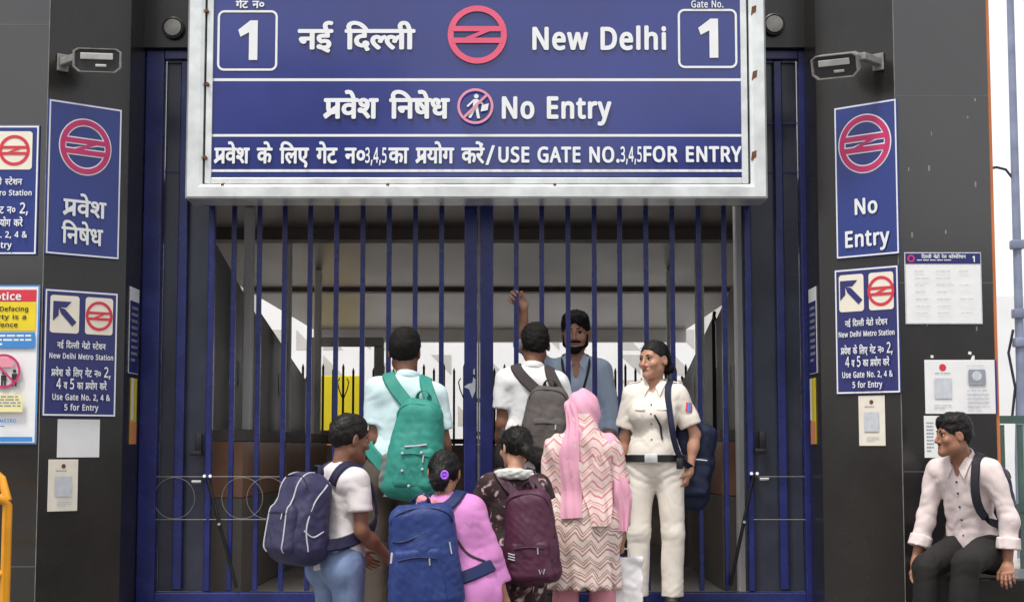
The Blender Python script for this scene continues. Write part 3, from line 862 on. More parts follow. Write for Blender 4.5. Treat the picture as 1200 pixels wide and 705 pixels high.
# Hindi no-entry sign and its English twin
bd = board_at(((56, 117), (142, 127), (139, 305.5), (51.5, 297)), LP, LN, 'wall_sign', 'blue wall sign with red ring and no entry in Hindi', 'sign', M['sign_side'], group='no entry signs on the piers')
bd.frame('border', 0.012, 0.006, 0.988, 0.994, 0.009, W)
bd.metro(0.50, 0.285, 0.178 * bd.h, M['magenta'], W)
bd.text('प्रवेश', 0.21, 0.80, 0.738, 0.10, W, 0.015); bd.text('निषेध', 0.20, 0.76, 0.918, 0.10, W, 0.015)
bd.done()
bd = board_at(((978, 127), (1052, 115), (1055.5, 299), (981.5, 303)), RP, RN, 'wall_sign', 'blue wall sign with red ring reading No Entry', 'sign', M['sign_side'], group='no entry signs on the piers')
bd.frame('border', 0.012, 0.006, 0.988, 0.994, 0.009, W)
bd.metro(0.49, 0.265, 0.185 * bd.h, M['magenta'], W)
bd.text('No', 0.32, 0.68, 0.72, 0.098, W, 0.03); bd.text('Entry', 0.16, 0.86, 0.928, 0.10, W, 0.03)
bd.done()
def direction_sign(corners, pt, n, label, body):
    bd = board_at(corners, pt, n, 'direction_sign', label, 'sign', body, group='direction signs with an arrow tile')
    bd.frame('border', 0.012, 0.008, 0.988, 0.992, 0.009, W)
    bd.rect('arrow_tile', 0.075, 0.05, 0.465, 0.345, M['cream'], 0.018)
    bd.rect('emblem_tile', 0.545, 0.05, 0.925, 0.345, M['cream'], 0.018)
    s_ = 0.125 * bd.h
    bd.poly('arrow', 0.27, 0.197, s_, [[(-0.80, 0.80), (-0.80, -0.45), (-0.42, -0.08), (-0.42, 0.42)], [(-0.80, 0.80), (-0.42, 0.42), (0.08, 0.42), (0.45, 0.80)],
                                       [(-0.42, 0.42), (-0.28, 0.05), (0.52, -0.75), (0.80, -0.47), (0.0, 0.32)]], M['sign_dark'])
    bd.metro(0.735, 0.197, 0.118 * bd.h, M['red'])
    T = lambda s, a, b_, base, cap, bold: bd.text(s, a, b_, base, cap, W, bold)
    T('नई दिल्ली मेट्रो स्टेशन', 0.17, 0.83, 0.462, 0.042, 0.014)
    T('New Delhi Metro Station', 0.07, 0.935, 0.545, 0.040, 0.026)
    T('प्रवेश के लिए गेट न० 2,', 0.10, 0.90, 0.683, 0.050, 0.016)
    T('4 व 5 का प्रयोग करें', 0.17, 0.85, 0.782, 0.050, 0.016)
    T('Use Gate No. 2, 4 &', 0.12, 0.90, 0.868, 0.045, 0.026)
    T('5 for Entry', 0.28, 0.74, 0.948, 0.045, 0.026)
    bd.done()
direction_sign(((51, 335), (137, 345.5), (135, 490), (48, 486.5)), LP, LN, 'navy direction sign with arrow below the Hindi no entry sign', M['sign_dark'])
direction_sign(((979.5, 317.5), (1053.5, 308.5), (1057.5, 460), (980.5, 463)), RP, RN, 'navy direction sign with arrow below the English no entry sign', M['sign_dark'])
FP = Vector((0, PY0, 0))
direction_sign(((-64, 147), (46, 147), (45.5, 299), (-64.5, 299)), FP, FN, 'blue direction sign cut off by the edge above the yellow notice', M['sign_side'])
# public notice
bd = board_at(((-62, 334), (45.5, 334), (44.5, 520), (-62, 520)), FP, FN, 'notice_board', 'yellow and white public notice with red heading and no loitering roundel', 'notice', M['paper'], 0.008)
bd.frame('border', 0.0, 0.0, 1.0, 1.0, 0.008, M['poster_blue'])
bd.rect('heading_band', 0.03, 0.03, 0.965, 0.105, M['red']); bd.rect('warning_band', 0.03, 0.107, 0.965, 0.29, M['yellow'])
bd.text('Notice', 0.42, 0.80, 0.094, 0.045, W, 0.03)
for s, a, b_, y in (('Defacing', 0.57, 0.88, 0.165), ('property is a', 0.28, 0.86, 0.215), ('offence', 0.47, 0.77, 0.265)): bd.text(s, a, b_, y, 0.028, M['black'], 0.02)
bd.rect('blue_band', 0.03, 0.30, 0.965, 0.40, M['poster_blue']); bd.lines('fine_print', 0.06, 0.94, 0.315, 0.395, 3, W)
bd.ring('roundel', 0.64, 0.545, 0.0, 0.105 * bd.h, M['paper']); 
for i, x in enumerate((0.52, 0.64, 0.76)):
    cx = x; hgt = 0.0 if i != 1 else 0.01
    bd.ring('roundel', cx, 0.545 + hgt, 0.0, 0.012 * bd.h, M['black'], 14)
    bd.rect('roundel', cx - 0.03, 0.56 + hgt, cx + 0.03, 0.605, M['black']); bd.rect('roundel', cx - 0.028, 0.606, cx - 0.006, 0.64, M['black']); bd.rect('roundel', cx + 0.006, 0.606, cx + 0.028, 0.64, M['black'])
bd.rect('roundel', 0.57, 0.46, 0.75, 0.52, M['violet']) if 'violet' in M else bd.rect('roundel', 0.57, 0.46, 0.75, 0.52, M['pinkred_pale'])
bd.ring('roundel', 0.64, 0.545, 0.092 * bd.h, 0.108 * bd.h, M['magenta'])
bd.poly('roundel', 0.64, 0.545, 0.1 * bd.h, [[(-0.72, 0.62), (-0.62, 0.72), (0.72, -0.62), (0.62, -0.72)][::-1]], M['magenta'])
bd.rect('caution_band', 0.20, 0.69, 0.86, 0.80, M['yellow_pale']); bd.lines('fine_print', 0.24, 0.84, 0.70, 0.795, 5, M['ink'])
bd.text('METRO', 0.62, 0.80, 0.865, 0.02, M['poster_blue'], 0.03); bd.lines('fine_print', 0.40, 0.78, 0.885, 0.90, 1, M['poster_blue'])
bd.rect('footer_band', 0.02, 0.955, 0.98, 0.985, M['poster_blue'])
bd.done()
# papers and code cards
bd = board_at(((67, 490), (117, 492), (116, 536), (67, 535)), LP, LN, 'paper_sheet', 'blank white paper sheet taped below the arrow sign', 'paper', M['paper'], 0.002); bd.done()
def code_card(corners, pt, n, label):
    bd = board_at(corners, pt, n, 'code_card', label, 'card', M['paper_warm'], 0.004, group='cream cards stuck on the piers')
    bd.ring('emblem', 0.5, 0.13, 0.0, 0.045 * bd.h, M['rust'], 16)
    bd.lines('print', 0.25, 0.75, 0.21, 0.25, 1, M['ink']); bd.lines('print', 0.30, 0.78, 0.82, 0.92, 3, M['ink_soft'])
    bd.rect('tinted_field', 0.22, 0.33, 0.78, 0.72, M['ink_soft'], 0.004)
    bd.done()
code_card(((57, 537), (91, 539), (90.5, 599), (55, 598)), LP, LN, 'cream card with red emblem below the blank white paper')
code_card(((1006, 465), (1036, 461.5), (1039, 521), (1007.5, 523)), RP, RN, 'cream card with red emblem below the English arrow sign')
bd = board_at(((1060, 296), (1149.5, 295.5), (1150.5, 379.5), (1060.5, 379.5)), FP, FN, 'notice_sheet', 'white timetable notice with blue heading on the granite pier', 'notice', M['paper'], 0.008)
bd.frame('border', 0.0, 0.0, 1.0, 1.0, 0.006, M['ink_soft']); bd.rect('heading_band', 0.01, 0.015, 0.99, 0.16, M['sign_dark'])
bd.ring('heading_emblem', 0.085, 0.088, 0.012, 0.022, M['magenta'], 20)
bd.text('दिल्ली मेट्रो रेल कॉर्पोरेशन', 0.22, 0.80, 0.085, 0.042, W, 0.014); bd.lines('print', 0.16, 0.86, 0.105, 0.13, 1, W)
bd.text('1', 0.88, 0.915, 0.135, 0.08, W, 0.03)
for i in range(7):
    v = 0.26 + i * 0.098
    for a, b_ in (((0.12, 0.34), (0.40, 0.64), (0.70, 0.92)))[: 3 if i % 2 == 0 else 2]: bd.lines('print', a, b_, v, v + 0.03, 1, M['ink_soft'])
bd.done()
bd = board_at(((1083.5, 422), (1167.5, 421), (1168.5, 484), (1084, 485)), FP, FN, 'poster_sheet', 'white double poster with small portrait above the seated man', 'poster', M['paper'], 0.004)
bd.rect('blue_edge', 0.975, 0.0, 1.0, 1.0, M['sign_side']); bd.ring('emblem', 0.25, 0.14, 0, 0.02, M['red'], 16)
bd.lines('print', 0.14, 0.36, 0.24, 0.27, 1, M['ink']); bd.rect('tinted_field', 0.13, 0.34, 0.37, 0.72, M['ink_soft']); bd.lines('print', 0.12, 0.36, 0.83, 0.92, 2, M['ink_soft'])
bd.lines('print', 0.58, 0.86, 0.10, 0.13, 1, M['ink_soft']); bd.rect('portrait', 0.60, 0.18, 0.84, 0.47, M['ink'], 0.01); bd.ring('portrait', 0.72, 0.30, 0, 0.028, M['ink_soft'], 16)
bd.lines('print', 0.58, 0.88, 0.55, 0.92, 5, M['ink_soft'])
bd.done()
bd = board_at(((1083, 487), (1110, 487), (1110, 536), (1083, 536)), FP, FN, 'small_poster', 'narrow white poster half hidden by the seated man', 'poster', M['paper'], 0.004)
bd.lines('print', 0.1, 0.4, 0.15, 0.9, 9, M['ink']); bd.done()
# papers on the reveals, seen almost edge on, over added yellow swatches
for sx, x, lab in ((-1, LX1, 'peeling printed notice on the reveal next to the Hindi arrow sign'), (1, RX0, 'printed notice on the reveal next to the English arrow sign')):
    zt, zb = at(0, 338, 9.8).z, at(0, 438, 9.8).z
    bd = Board('reveal_notice', lab, 'notice', (x + 0.004 * -sx, 9.77, (zt + zb) / 2), R(90) * -sx, 0.24, zt - zb, M['paper'], 0.003)
    bd.rect('dark_print', 0.03, 0.16, 0.97, 0.99, M['sign_dark']); bd.lines('print', 0.2, 0.85, 0.22, 0.9, 9, M['ink']); bd.done()
    zt, zb = at(0, 443, 9.8).z, at(0, 520, 9.8).z
    bd = Board('reveal_swatch', 'yellow and red sticker below the ' + ('peeling ' if sx < 0 else '') + 'reveal notice on the ' + ('railing' if sx < 0 else 'seated man') + ' side', 'swatch', (x + 0.004 * -sx, 9.80, (zt + zb) / 2), R(90) * -sx, 0.16, zt - zb, M['yellow'], 0.003)
    bd.rect('red_band', 0, 0.66, 1, 1.0, M['orange']); bd.rect('white_band', 0.0, 0.0, 0.4, 0.64, M['paper']); bd.done()

# ---- floodlights on the piers
def floodlight(px, py, pt, n, label, aim, tilt, side):
    """box lamp on a bracket: local y points out of the wall"""
    p = onplane(px, py, pt, n)
    t = thing('floodlight', label, 'floodlight', p, math.atan2(n.y, n.x) - math.pi / 2, 'floodlights on the piers')
    MB().box((-0.035, 0.0, -0.05), (0.035, 0.014, 0.05), M['lamp_grey'], 0.004).build('wall_plate', t)
    MB().box((-0.026, 0.014, -0.022), (0.026, 0.20, 0.022), M['lamp_grey'], 0.006).build('arm', t)
    Rm = Matrix.Rotation(aim, 3, 'Z') @ Matrix.Rotation(tilt, 3, 'X')
    c = Vector((side * 0.15, 0.17, -0.012))
    MB().tube([(0, 0.185, 0), (side * 0.10, 0.175, -0.004)], 0.02, M['lamp_grey'], 8).build('yoke', t, True)
    def put(b, nm):
        b.v = [(Rm @ (Vector(v) * 1.04) + c)[:] for v in b.v]; return b.build(nm, t)
    prof = [(x_, z_ * 1.02) for x_, z_ in [(-0.13, -0.035), (-0.10, -0.062), (0.10, -0.062), (0.13, -0.035), (0.13, 0.05), (0.105, 0.066), (-0.105, 0.066), (-0.13, 0.05)]]
    b = MB()
    n_ = len(prof)
    rows = [(0.0, 0.72), (0.02, 0.9), (0.13, 1.0), (0.15, 1.0), (0.15, 0.93), (0.135, 0.90)]
    vs = [(x * k, y, z * k) for y, k in rows for x, z in prof]
    fs = [tuple(range(n_))] + [(r * n_ + i, r * n_ + (i + 1) % n_, (r + 1) * n_ + (i + 1) % n_, (r + 1) * n_ + i) for r in range(len(rows) - 1) for i in range(n_)]
    b.add(vs, fs, M['lamp_grey']); put(b, 'housing')
    put(MB().prism([(x * 0.90, z * 0.90) for x, z in prof], 0.128, 0.134, M['lamp_dark']), 'reflector_back')
    put(MB().box((-0.085, 0.1345, 0.006), (0.09, 0.147, 0.042), M['reflector'], 0.004), 'tube_reflector')
    put(MB().box((-0.05, 0.1345, -0.034), (0.01, 0.142, -0.018), M['reflector'], 0.004), 'control_gear')
    return t
floodlight(73, 74, LP, LN, 'grey floodlight facing forward above the Hindi sign', R(-34), R(-6), -1)
floodlight(1030, 73, RP, RN, 'grey floodlight turned to the gate above the English sign', R(16), R(-20), 1)
# ================================================================== bodies as distance fields, meshed by surface nets
class F:
    """smooth union of round cones and ellipsoids; built in metres, person space: x right, y ahead, z up"""
    def __init__(s): s.p = []
    def copy(s): f = F(); f.p = list(s.p); return f
    def rc(s, a, b, ra, rb=None, k=0.03, flat=None, clip=None, op='add'):
        a, b = np.array(a, float), np.array(b, float); rb = ra if rb is None else rb
        Mx = np.eye(3); f = 1.0
        if flat is not None:
            n = np.array(flat[0], float); n /= np.linalg.norm(n); f = flat[1]
            Mx = np.eye(3) + np.outer(n, n) * (1 / f - 1)
        a2, b2 = Mx @ a, Mx @ b; ab = b2 - a2; L2 = max(ab @ ab, 1e-9)
        def fn(Q):
            Q2 = Q @ Mx.T - a2
            t = np.clip(Q2 @ ab / L2, 0, 1)
            d = np.sqrt(((Q2 - t[:, None] * ab) ** 2).sum(1)) - (ra + (rb - ra) * t)
            d = d * min(1.0, (1 + f) / 2)
            for c in (clip or ()): d = np.maximum(d, (Q - np.array(c[0])) @ np.array(c[1]))
            return d
        r = max(ra, rb) * max(1, f)
        s.p.append((fn, np.minimum(a, b) - r, np.maximum(a, b) + r, k, op)); return s
    def el(s, c, r, k=0.03, rot=None, clip=None, op='add'):
        c, r = np.array(c, float), np.array(r, float)
        Rm = np.eye(3) if rot is None else np.array(rot)
        def fn(Q):
            q = (Q - c) @ Rm
            k0 = np.sqrt(((q / r) ** 2).sum(1)); k1 = np.sqrt(((q / r ** 2) ** 2).sum(1)) + 1e-9
            d = k0 * (k0 - 1) / k1
            for cc in (clip or ()): d = np.maximum(d, (Q - np.array(cc[0])) @ np.array(cc[1]))
            return d
        m = r.max() if rot is not None else r
        s.p.append((fn, c - m, c + m, k, op)); return s
    def bx(s, c, h, rnd, k=0.02, rot=None, op='add', taper=0.0):
        c, h = np.array(c, float), np.array(h, float)
        Rm = np.eye(3) if rot is None else np.array(rot)
        def fn(Q):
            q = (Q - c) @ Rm
            if taper:
                w = 1 + taper * np.clip(q[:, 2] / h[2], -1, 1); q = q.copy(); q[:, 0] /= w; q[:, 1] /= w
            d = np.abs(q) - (h - rnd)
            return np.sqrt((np.maximum(d, 0) ** 2).sum(1)) + np.minimum(d.max(1), 0) - rnd
        m = np.array([np.linalg.norm(h)] * 3) if rot is not None else h * (1 + abs(taper))
        s.p.append((fn, c - m, c + m, k, op)); return s
    def tor(s, c, Rm, rx, ry, r, k=0.01, stretch=1.0):
        c, Rm = np.array(c, float), np.array(Rm)
        def fn(Q):
            q = (Q - c) @ Rm
            l = np.sqrt((q[:, 0] / rx) ** 2 + (q[:, 1] / ry) ** 2) + 1e-9
            e = (l - 1) * min(rx, ry)
            return np.sqrt(e ** 2 + (q[:, 2] / stretch) ** 2) - r
        m = max(rx, ry) + r * max(1, stretch)
        s.p.append((fn, c - m, c + m, k, 'add')); return s
    def cut(s, pt, n):
        pt, n = np.array(pt, float), np.array(n, float); n = n / np.linalg.norm(n)
        s.p.append((lambda Q: (Q - pt) @ n, None, None, 0, 'cut')); return s
    @staticmethod
    def comb(D, d, k, op):
        if op == 'cut': return np.maximum(D, d)
        if op == 'add':
            if k <= 0: return np.minimum(D, d)
            h = np.maximum(k - np.abs(D - d), 0) / k
            return np.minimum(D, d) - h * h * k * 0.25
        d = -d
        h = np.maximum(k - np.abs(D - d), 0) / max(k, 1e-6)
        return np.maximum(D, d) + h * h * k * 0.25
    def ev(s, Q):
        Q = np.atleast_2d(np.array(Q, float)); D = np.full(len(Q), 1.0)
        for fn, lo, hi, k, op in s.p: D = s.comb(D, fn(Q), k, op)
        return D
    def grad(s, Q, e=0.004):
        Q = np.atleast_2d(np.array(Q, float))
        g_ = np.stack([s.ev(Q + np.eye(3)[i] * e) - s.ev(Q - np.eye(3)[i] * e) for i in range(3)], 1)
        return g_ / (np.linalg.norm(g_, axis=1, keepdims=True) + 1e-9)
    def project(s, Q, off=0.0, n=14):
        Q = np.atleast_2d(np.array(Q, float)).copy()
        for _ in range(n): Q -= s.grad(Q) * (s.ev(Q) - off)[:, None] * 0.8
        return Q, s.grad(Q)
    def mesh(s, h, mods=None, lo=None, hi=None):
        adds = [p for p in s.p if p[4] == 'add']
        lo = np.min([p[1] for p in adds], 0) - 0.03 if lo is None else np.array(lo, float)
        hi = np.max([p[2] for p in adds], 0) + 0.03 if hi is None else np.array(hi, float)
        n = np.ceil((hi - lo) / h).astype(int) + 1
        ax = [lo[i] + h * np.arange(n[i]) for i in range(3)]
        D = np.full(n, 0.5)
        for fn, a, b, k, op in s.p:
            if a is None: i0, i1 = np.zeros(3, int), n
            else:
                m = k + 3 * h
                i0 = np.clip(np.floor((a - m - lo) / h).astype(int), 0, n); i1 = np.clip(np.ceil((b + m - lo) / h).astype(int) + 1, 0, n)
            if (i1 <= i0).any(): continue
            X, Y, Z = np.meshgrid(*[ax[i][i0[i]:i1[i]] for i in range(3)], indexing='ij')
            d = fn(np.stack([X.ravel(), Y.ravel(), Z.ravel()], 1)).reshape(X.shape)
            sl = tuple(slice(i0[i], i1[i]) for i in range(3))
            D[sl] = s.comb(D[sl], d, k, op)
        if mods:
            idx = np.where(np.abs(D) < 0.05)
            P = np.stack([ax[i][idx[i]] for i in range(3)], 1)
            dd = D[idx]
            for m in mods: dd = dd + m(P)
            D[idx] = dd
        return nets(D, lo, h)
def nets(D, lo, h):
    S = D < 0
    n = np.array(D.shape) - 1
    cs = [(i, j, k) for i in (0, 1) for j in (0, 1) for k in (0, 1)]
    cnt = sum(S[i:i + n[0], j:j + n[1], k:k + n[2]].astype(np.int8) for i, j, k in cs)
    cell = np.argwhere((cnt > 0) & (cnt < 8))
    V = np.stack([D[cell[:, 0] + i, cell[:, 1] + j, cell[:, 2] + k] for i, j, k in cs], 1)
    pos = np.zeros((len(cell), 3)); num = np.zeros(len(cell))
    for a in range(8):
        for b in range(a + 1, 8):
            ca, cb = np.array(cs[a]), np.array(cs[b])
            if np.abs(ca - cb).sum() != 1: continue
            x = (V[:, a] < 0) != (V[:, b] < 0)
            t = V[:, a] / (V[:, a] - V[:, b] + 1e-12)
            pos += np.where(x[:, None], ca + (cb - ca) * t[:, None], 0); num += x
    pts = lo + h * (cell + pos / num[:, None])
    idx = np.full(n, -1, np.int64); idx[tuple(cell.T)] = np.arange(len(cell))
    quads = []
    for a in range(3):
        u, v = (a + 1) % 3, (a + 2) % 3
        sh = [slice(None)] * 3; sh2 = list(sh)
        sh[a] = slice(0, -1); sh2[a] = slice(1, None)
        e = np.argwhere(S[tuple(sh)] != S[tuple(sh2)])
        e = e[(e[:, u] > 0) & (e[:, v] > 0) & (e[:, u] < D.shape[u] - 1) & (e[:, v] < D.shape[v] - 1)]
        if not len(e): continue
        def at_(du, dv):
            q = e.copy(); q[:, u] -= du; q[:, v] -= dv
            return idx[tuple(q.T)]
        q = np.stack([at_(1, 1), at_(0, 1), at_(0, 0), at_(1, 0)], 1)
        flip = ~S[tuple(e.T)]
        q[flip] = q[flip][:, ::-1]
        quads.append(q)
    q = np.concatenate(quads); q = q[(q >= 0).all(1)]
    return pts, q
def link(name, chunks, mats, parent=None, pick=None):
    """chunks = [(pts, quads)], one mesh; pick(centres) -> material index"""
    P = np.concatenate([c[0] for c in chunks]); Q = []; o = 0
    for p, q in chunks: Q.append(q + o); o += len(p)
    Q = np.concatenate(Q)
    me = bpy.data.meshes.new(name)
    me.vertices.add(len(P)); me.vertices.foreach_set('co', P.astype(np.float32).ravel())
    me.loops.add(len(Q) * 4); me.loops.foreach_set('vertex_index', Q.astype(np.int32).ravel())
    me.polygons.add(len(Q)); me.polygons.foreach_set('loop_start', np.arange(0, len(Q) * 4, 4, dtype=np.int32))
    me.update(calc_edges=True)
    for m in mats: me.materials.append(m)
    if pick is not None: me.polygons.foreach_set('material_index', pick(P[Q].mean(1)).astype(np.int32))
    me.polygons.foreach_set('use_smooth', np.ones(len(Q), bool))
    me.validate()
    ob = bpy.data.objects.new(name, me); C.objects.link(ob)
    if parent: ob.parent = parent
    return ob
def strands(o, n, ln, m, flow, lift=.35, wid=.0011, seed=0, zmin=None):
    """single hairs standing a little off the mass, so that its edge is not a clean line"""
    me = o.data; rs = np.random.RandomState(seed)
    P = np.zeros(len(me.vertices) * 3); me.vertices.foreach_get('co', P); P = P.reshape(-1, 3)
    Nn = np.zeros(len(me.vertices) * 3); me.vertices.foreach_get('normal', Nn); Nn = Nn.reshape(-1, 3)
    c = P.mean(0); keep = ((P - c) * Nn).sum(1) > 0.01; idx = np.where(keep)[0]
    idx = rs.choice(idx, min(n, len(idx)), replace=False)
    mb = MB()
    for i in idx:
        p, nn = P[i], Nn[i]; d = flow(p - c, nn); d = d - nn * (d @ nn); d = d / (np.linalg.norm(d) + 1e-6) + rs.normal(size=3) * .35
        d = unit(d + nn * lift); L = ln * rs.uniform(.5, 1.3); sd = unit(np.cross(d, nn)) * wid
        a, b_, c_ = p - nn * .001, p + d * L * .5 + nn * .001, p + d * L - nn * L * .25
        mb.add([tuple(a - sd), tuple(a + sd), tuple(b_ + sd * .8), tuple(b_ - sd * .8), tuple(c_)], [(0, 1, 2, 3), (3, 2, 4)], m)
    ob = mb.build('loose_hair', o, smooth='flat'); return ob
def folds(amp, wl, seed, stretch=(1, 1, 1)):
    rs = np.random.RandomState(seed)
    ks = rs.normal(size=(9, 3)); ks /= np.linalg.norm(ks, axis=1, keepdims=True); ks *= (2 * np.pi / wl) * rs.uniform(0.6, 1.6, (9, 1)); ks = ks * np.array(stretch)
    ph = rs.uniform(0, 6.28, 9)
    def f(P):
        w = np.sin(P @ (ks[:3].T * 0.5) + ph[:3]).sum(1) * 0.5
        if amp < .0022: return amp * sum(np.sin(P @ ks[i] + ph[i] + w) for i in range(9)) / 3.0
        return amp * (sum(np.sin(P @ ks[i] + ph[i] + w) for i in range(4)) / 3.0 + sum(1.27 - 2 * np.abs(np.sin((P @ ks[i] + ph[i] + w) * .5)) for i in range(4, 9)) / 2.6)
    return f
def creases(c, r, axis, wl, amp, seed=0):
    """a handful of folds round a joint"""
    c, axis = np.array(c, float), np.array(axis, float) / np.linalg.norm(axis)
    wob = folds(1.0, 0.16, seed)
    return lambda P: amp * (1.27 - 2 * np.abs(np.sin((P - c) @ axis * np.pi / wl + wob(P) * 1.1))) * np.exp(-((P - c) ** 2).sum(1) / r ** 2)
def unit(v): v = np.array(v, float); return v / np.linalg.norm(v)
def rotm(yaw=0, pitch=0, roll=0):
    """yaw about z (left positive), pitch about x (up positive), roll about y"""
    return np.array(Matrix.Rotation(R(yaw), 3, 'Z') @ Matrix.Rotation(R(pitch), 3, 'X') @ Matrix.Rotation(R(roll), 3, 'Y'))

class Body:
    """joints of a figure 1.70 m tall"""
    def __init__(s, lean=(0, 0, 0), female=False, armL=((-.15, 0, -1), (-.05, .25, -1)), armR=((.15, 0, -1), (.05, .25, -1)),
                 legL=((-.03, .03, -1), (0, -.04, -1)), legR=((.03, .03, -1), (0, -.04, -1)), head=(0, 0, 0), headscale=1.05, pelvis_tilt=None, headshift=(0, 0, 0), fat=1.0, neck=1.0):
        s.female, s.fat = female, fat
        up = np.array(Matrix.Rotation(R(lean[2]), 3, 'Z') @ Matrix.Rotation(R(lean[1]), 3, 'Y') @ Matrix.Rotation(R(-lean[0]), 3, 'X'))
        s.up = up
        P0 = np.array([0, 0, 0.95])
        U = lambda x, y, z: P0 + up @ (np.array([x, y, z]) - P0)
        sw = 0.150 if female else 0.168
        s.sh = {'L': U(-sw, -.01, 1.385), 'R': U(sw, -.01, 1.385)}
        s.chest, s.waist, s.pel = U(0, 0, 1.26), U(0, 0.005, 1.09), P0 + np.array([0, 0, 0.0])
        s.nb = U(0, -.02, 1.43)
        s.hc = U(0, .028, 1.607) + np.array(headshift)
        s.hR = rotm(*head); s.hs = headscale
        s.U = U
        s.el, s.wr, s.fd = {}, {}, {}
        for k, a in (('L', armL), ('R', armR)):
            s.el[k] = s.sh[k] + unit(a[0]) * 0.285; s.wr[k] = s.el[k] + unit(a[1]) * 0.25; s.fd[k] = unit(a[1])
        hw = 0.095
        s.hip = {'L': P0 + np.array([-hw, 0, -.03]), 'R': P0 + np.array([hw, 0, -.03])}
        s.kn, s.an = {}, {}
        for k, a in (('L', legL), ('R', legR)):
            s.kn[k] = s.hip[k] + unit(a[0]) * 0.43; s.an[k] = s.kn[k] + unit(a[1]) * 0.41
    def torso(s, f, g=0.0, k=0.06):
        U, ft = s.U, s.fat; ur = s.up
        w = 0.93 if s.female else 1.0
        f.el(s.U(0, -0.005, 1.27), (0.150 * w * ft + g, 0.106 * ft + g, 0.19 + g), k, ur)
        f.rc(s.U(-0.122 * w, -.012, 1.365), s.U(0.122 * w, -.012, 1.365), 0.062 + g, None, k)
        f.rc(s.U(-0.13 * w, -.03, 1.375), s.nb + s.up @ np.array([-.02, -.005, -.012]), 0.046 + g, 0.040 + g, k); f.rc(s.U(0.13 * w, -.03, 1.375), s.nb + s.up @ np.array([.02, -.005, -.012]), 0.046 + g, 0.040 + g, k)
        f.el(s.waist, ((0.125 if s.female else 0.138) * ft + g, 0.098 * ft + g, 0.17 + g), k, ur)
        f.el(s.pel + np.array([0, -.01, 0]), ((0.178 if s.female else 0.165) * ft + g, 0.118 * ft + g, 0.145 + g), k)
        if s.female:
            for sx in (-1, 1): f.el(U(sx * .075, .085, 1.25), (0.066 + g, 0.06 + g, 0.07 + g), 0.05, ur)
        return f
    def arm(s, f, k, g=0.0, upto=2.0, k_=0.03, thick=1.0):
        f.rc(s.sh[k], s.el[k], 0.046 * thick + g, 0.037 * thick + g, k_)
        if upto > 1: f.rc(s.el[k], s.el[k] + (s.wr[k] - s.el[k]) * 0.35, 0.037 * thick + g, 0.039 * thick + g, k_); f.rc(s.el[k] + (s.wr[k] - s.el[k]) * 0.3, s.wr[k], 0.039 * thick + g, 0.0255 * thick + g, k_)
    def leg(s, f, k, g=0.0):
        f.rc(s.hip[k], s.kn[k], 0.083 + g, 0.055 + g, 0.04); f.rc(s.kn[k], s.kn[k] + (s.an[k] - s.kn[k]) * .35, 0.054 + g, 0.056 + g, 0.03); f.rc(s.kn[k] + (s.an[k] - s.kn[k]) * .3, s.an[k], 0.056 + g, 0.037 + g, 0.03)
    def H(s, x, y, z): return s.hc + s.hR @ (np.array([x, y, z]) * s.hs)
    def headf(s, f, male=True):
        h, q = s.H, s.hs; r = s.hR
        e = lambda c, rr, k=.02, op='add', rot=None: f.el(h(*c), np.array(rr) * q, k * q, r if rot is None else r @ rot, None, op)
        c_ = lambda a, b, ra, rb, k=.012, op='add': f.rc(h(*a), h(*b), ra * q, rb * q, k * q, None, None, op)
        nk = .046 if s.female else .053
        f.rc(s.nb, h(0, -.018, -.05), nk, nk * q, 0.03)
        jw = .034 if s.female else .042
        e((0, -.014, .028), (.074, .094, .086)); e((0, .022, -.035), (.061, .066, .072), .03)
        c_((-jw, .0, -.062), (-.010, .07, -.088), .022, .017, .03); c_((jw, .0, -.062), (.010, .07, -.088), .022, .017, .03)
        e((0, .074, -.092), (.022, .018, .018), .02)
        c_((-.036, .074, .026), (.036, .074, .026), .0095 if s.female else .0115, .0095 if s.female else .0115, .02)
        e((-.043, .062, -.025), (.02, .018, .018), .02); e((.043, .062, -.025), (.02, .018, .018), .02)
        for sx in (-1, 1): e((sx * .031, .096, .008), (.0145, .014, .0095), .012, 'sub')
        c_((0, .086, .018), (0, .107, -.028), .0065, .0105, .012)
        for sx in (-1, 1): c_((sx * .006, .095, -.033), (sx * .014, .088, -.034), .008, .0065, .008)
        c_((-.017, .083, -.056), (.017, .083, -.056), .0058, .0058, .01); c_((-.015, .083, -.066), (.015, .083, -.066), .0065, .0065, .009)
        c_((-.024, .094, -.061), (.024, .094, -.061), .0016, .0016, .004, 'sub')
        for sx in (-1, 1):
            rt = np.array(Matrix.Rotation(R(sx * 22), 3, 'Z') @ Matrix.Rotation(R(-12), 3, 'X'))
            e((sx * .078, -.008, -.006), (.0085, .019, .032), .008, 'add', rt); e((sx * .086, -.001, -.002), (.006, .009, .016), .006, 'sub', rt)
    def hand(s, k, d=None, n=None, t=None, curl=25, thumb=0.4):
        """palm facing n, thumb side t, fingers along d bending toward n"""
        f = F(); w = s.wr[k]; d = unit(s.fd[k] if d is None else d)
        sx = 1 if k == 'R' else -1
        n = unit((-sx, 0, 0) if n is None else n); n = unit(n - d * (n @ d)); t = unit((0, 1, 0) if t is None else t); t = unit(t - d * (t @ d) - n * (t @ n))
        q = 1.0
        f.rc(w - s.fd[k] * .05, w, .0265, .025, .02); f.rc(w, w + d * .014, .025, .024, .02, (n, .86))
        f.rc(w + d * .01, w + d * .05, .025, .034, .02, (n, .48)); f.rc(w + d * .075 - t * .026, w + d * .082 + t * .026, .0125, .0125, .02)
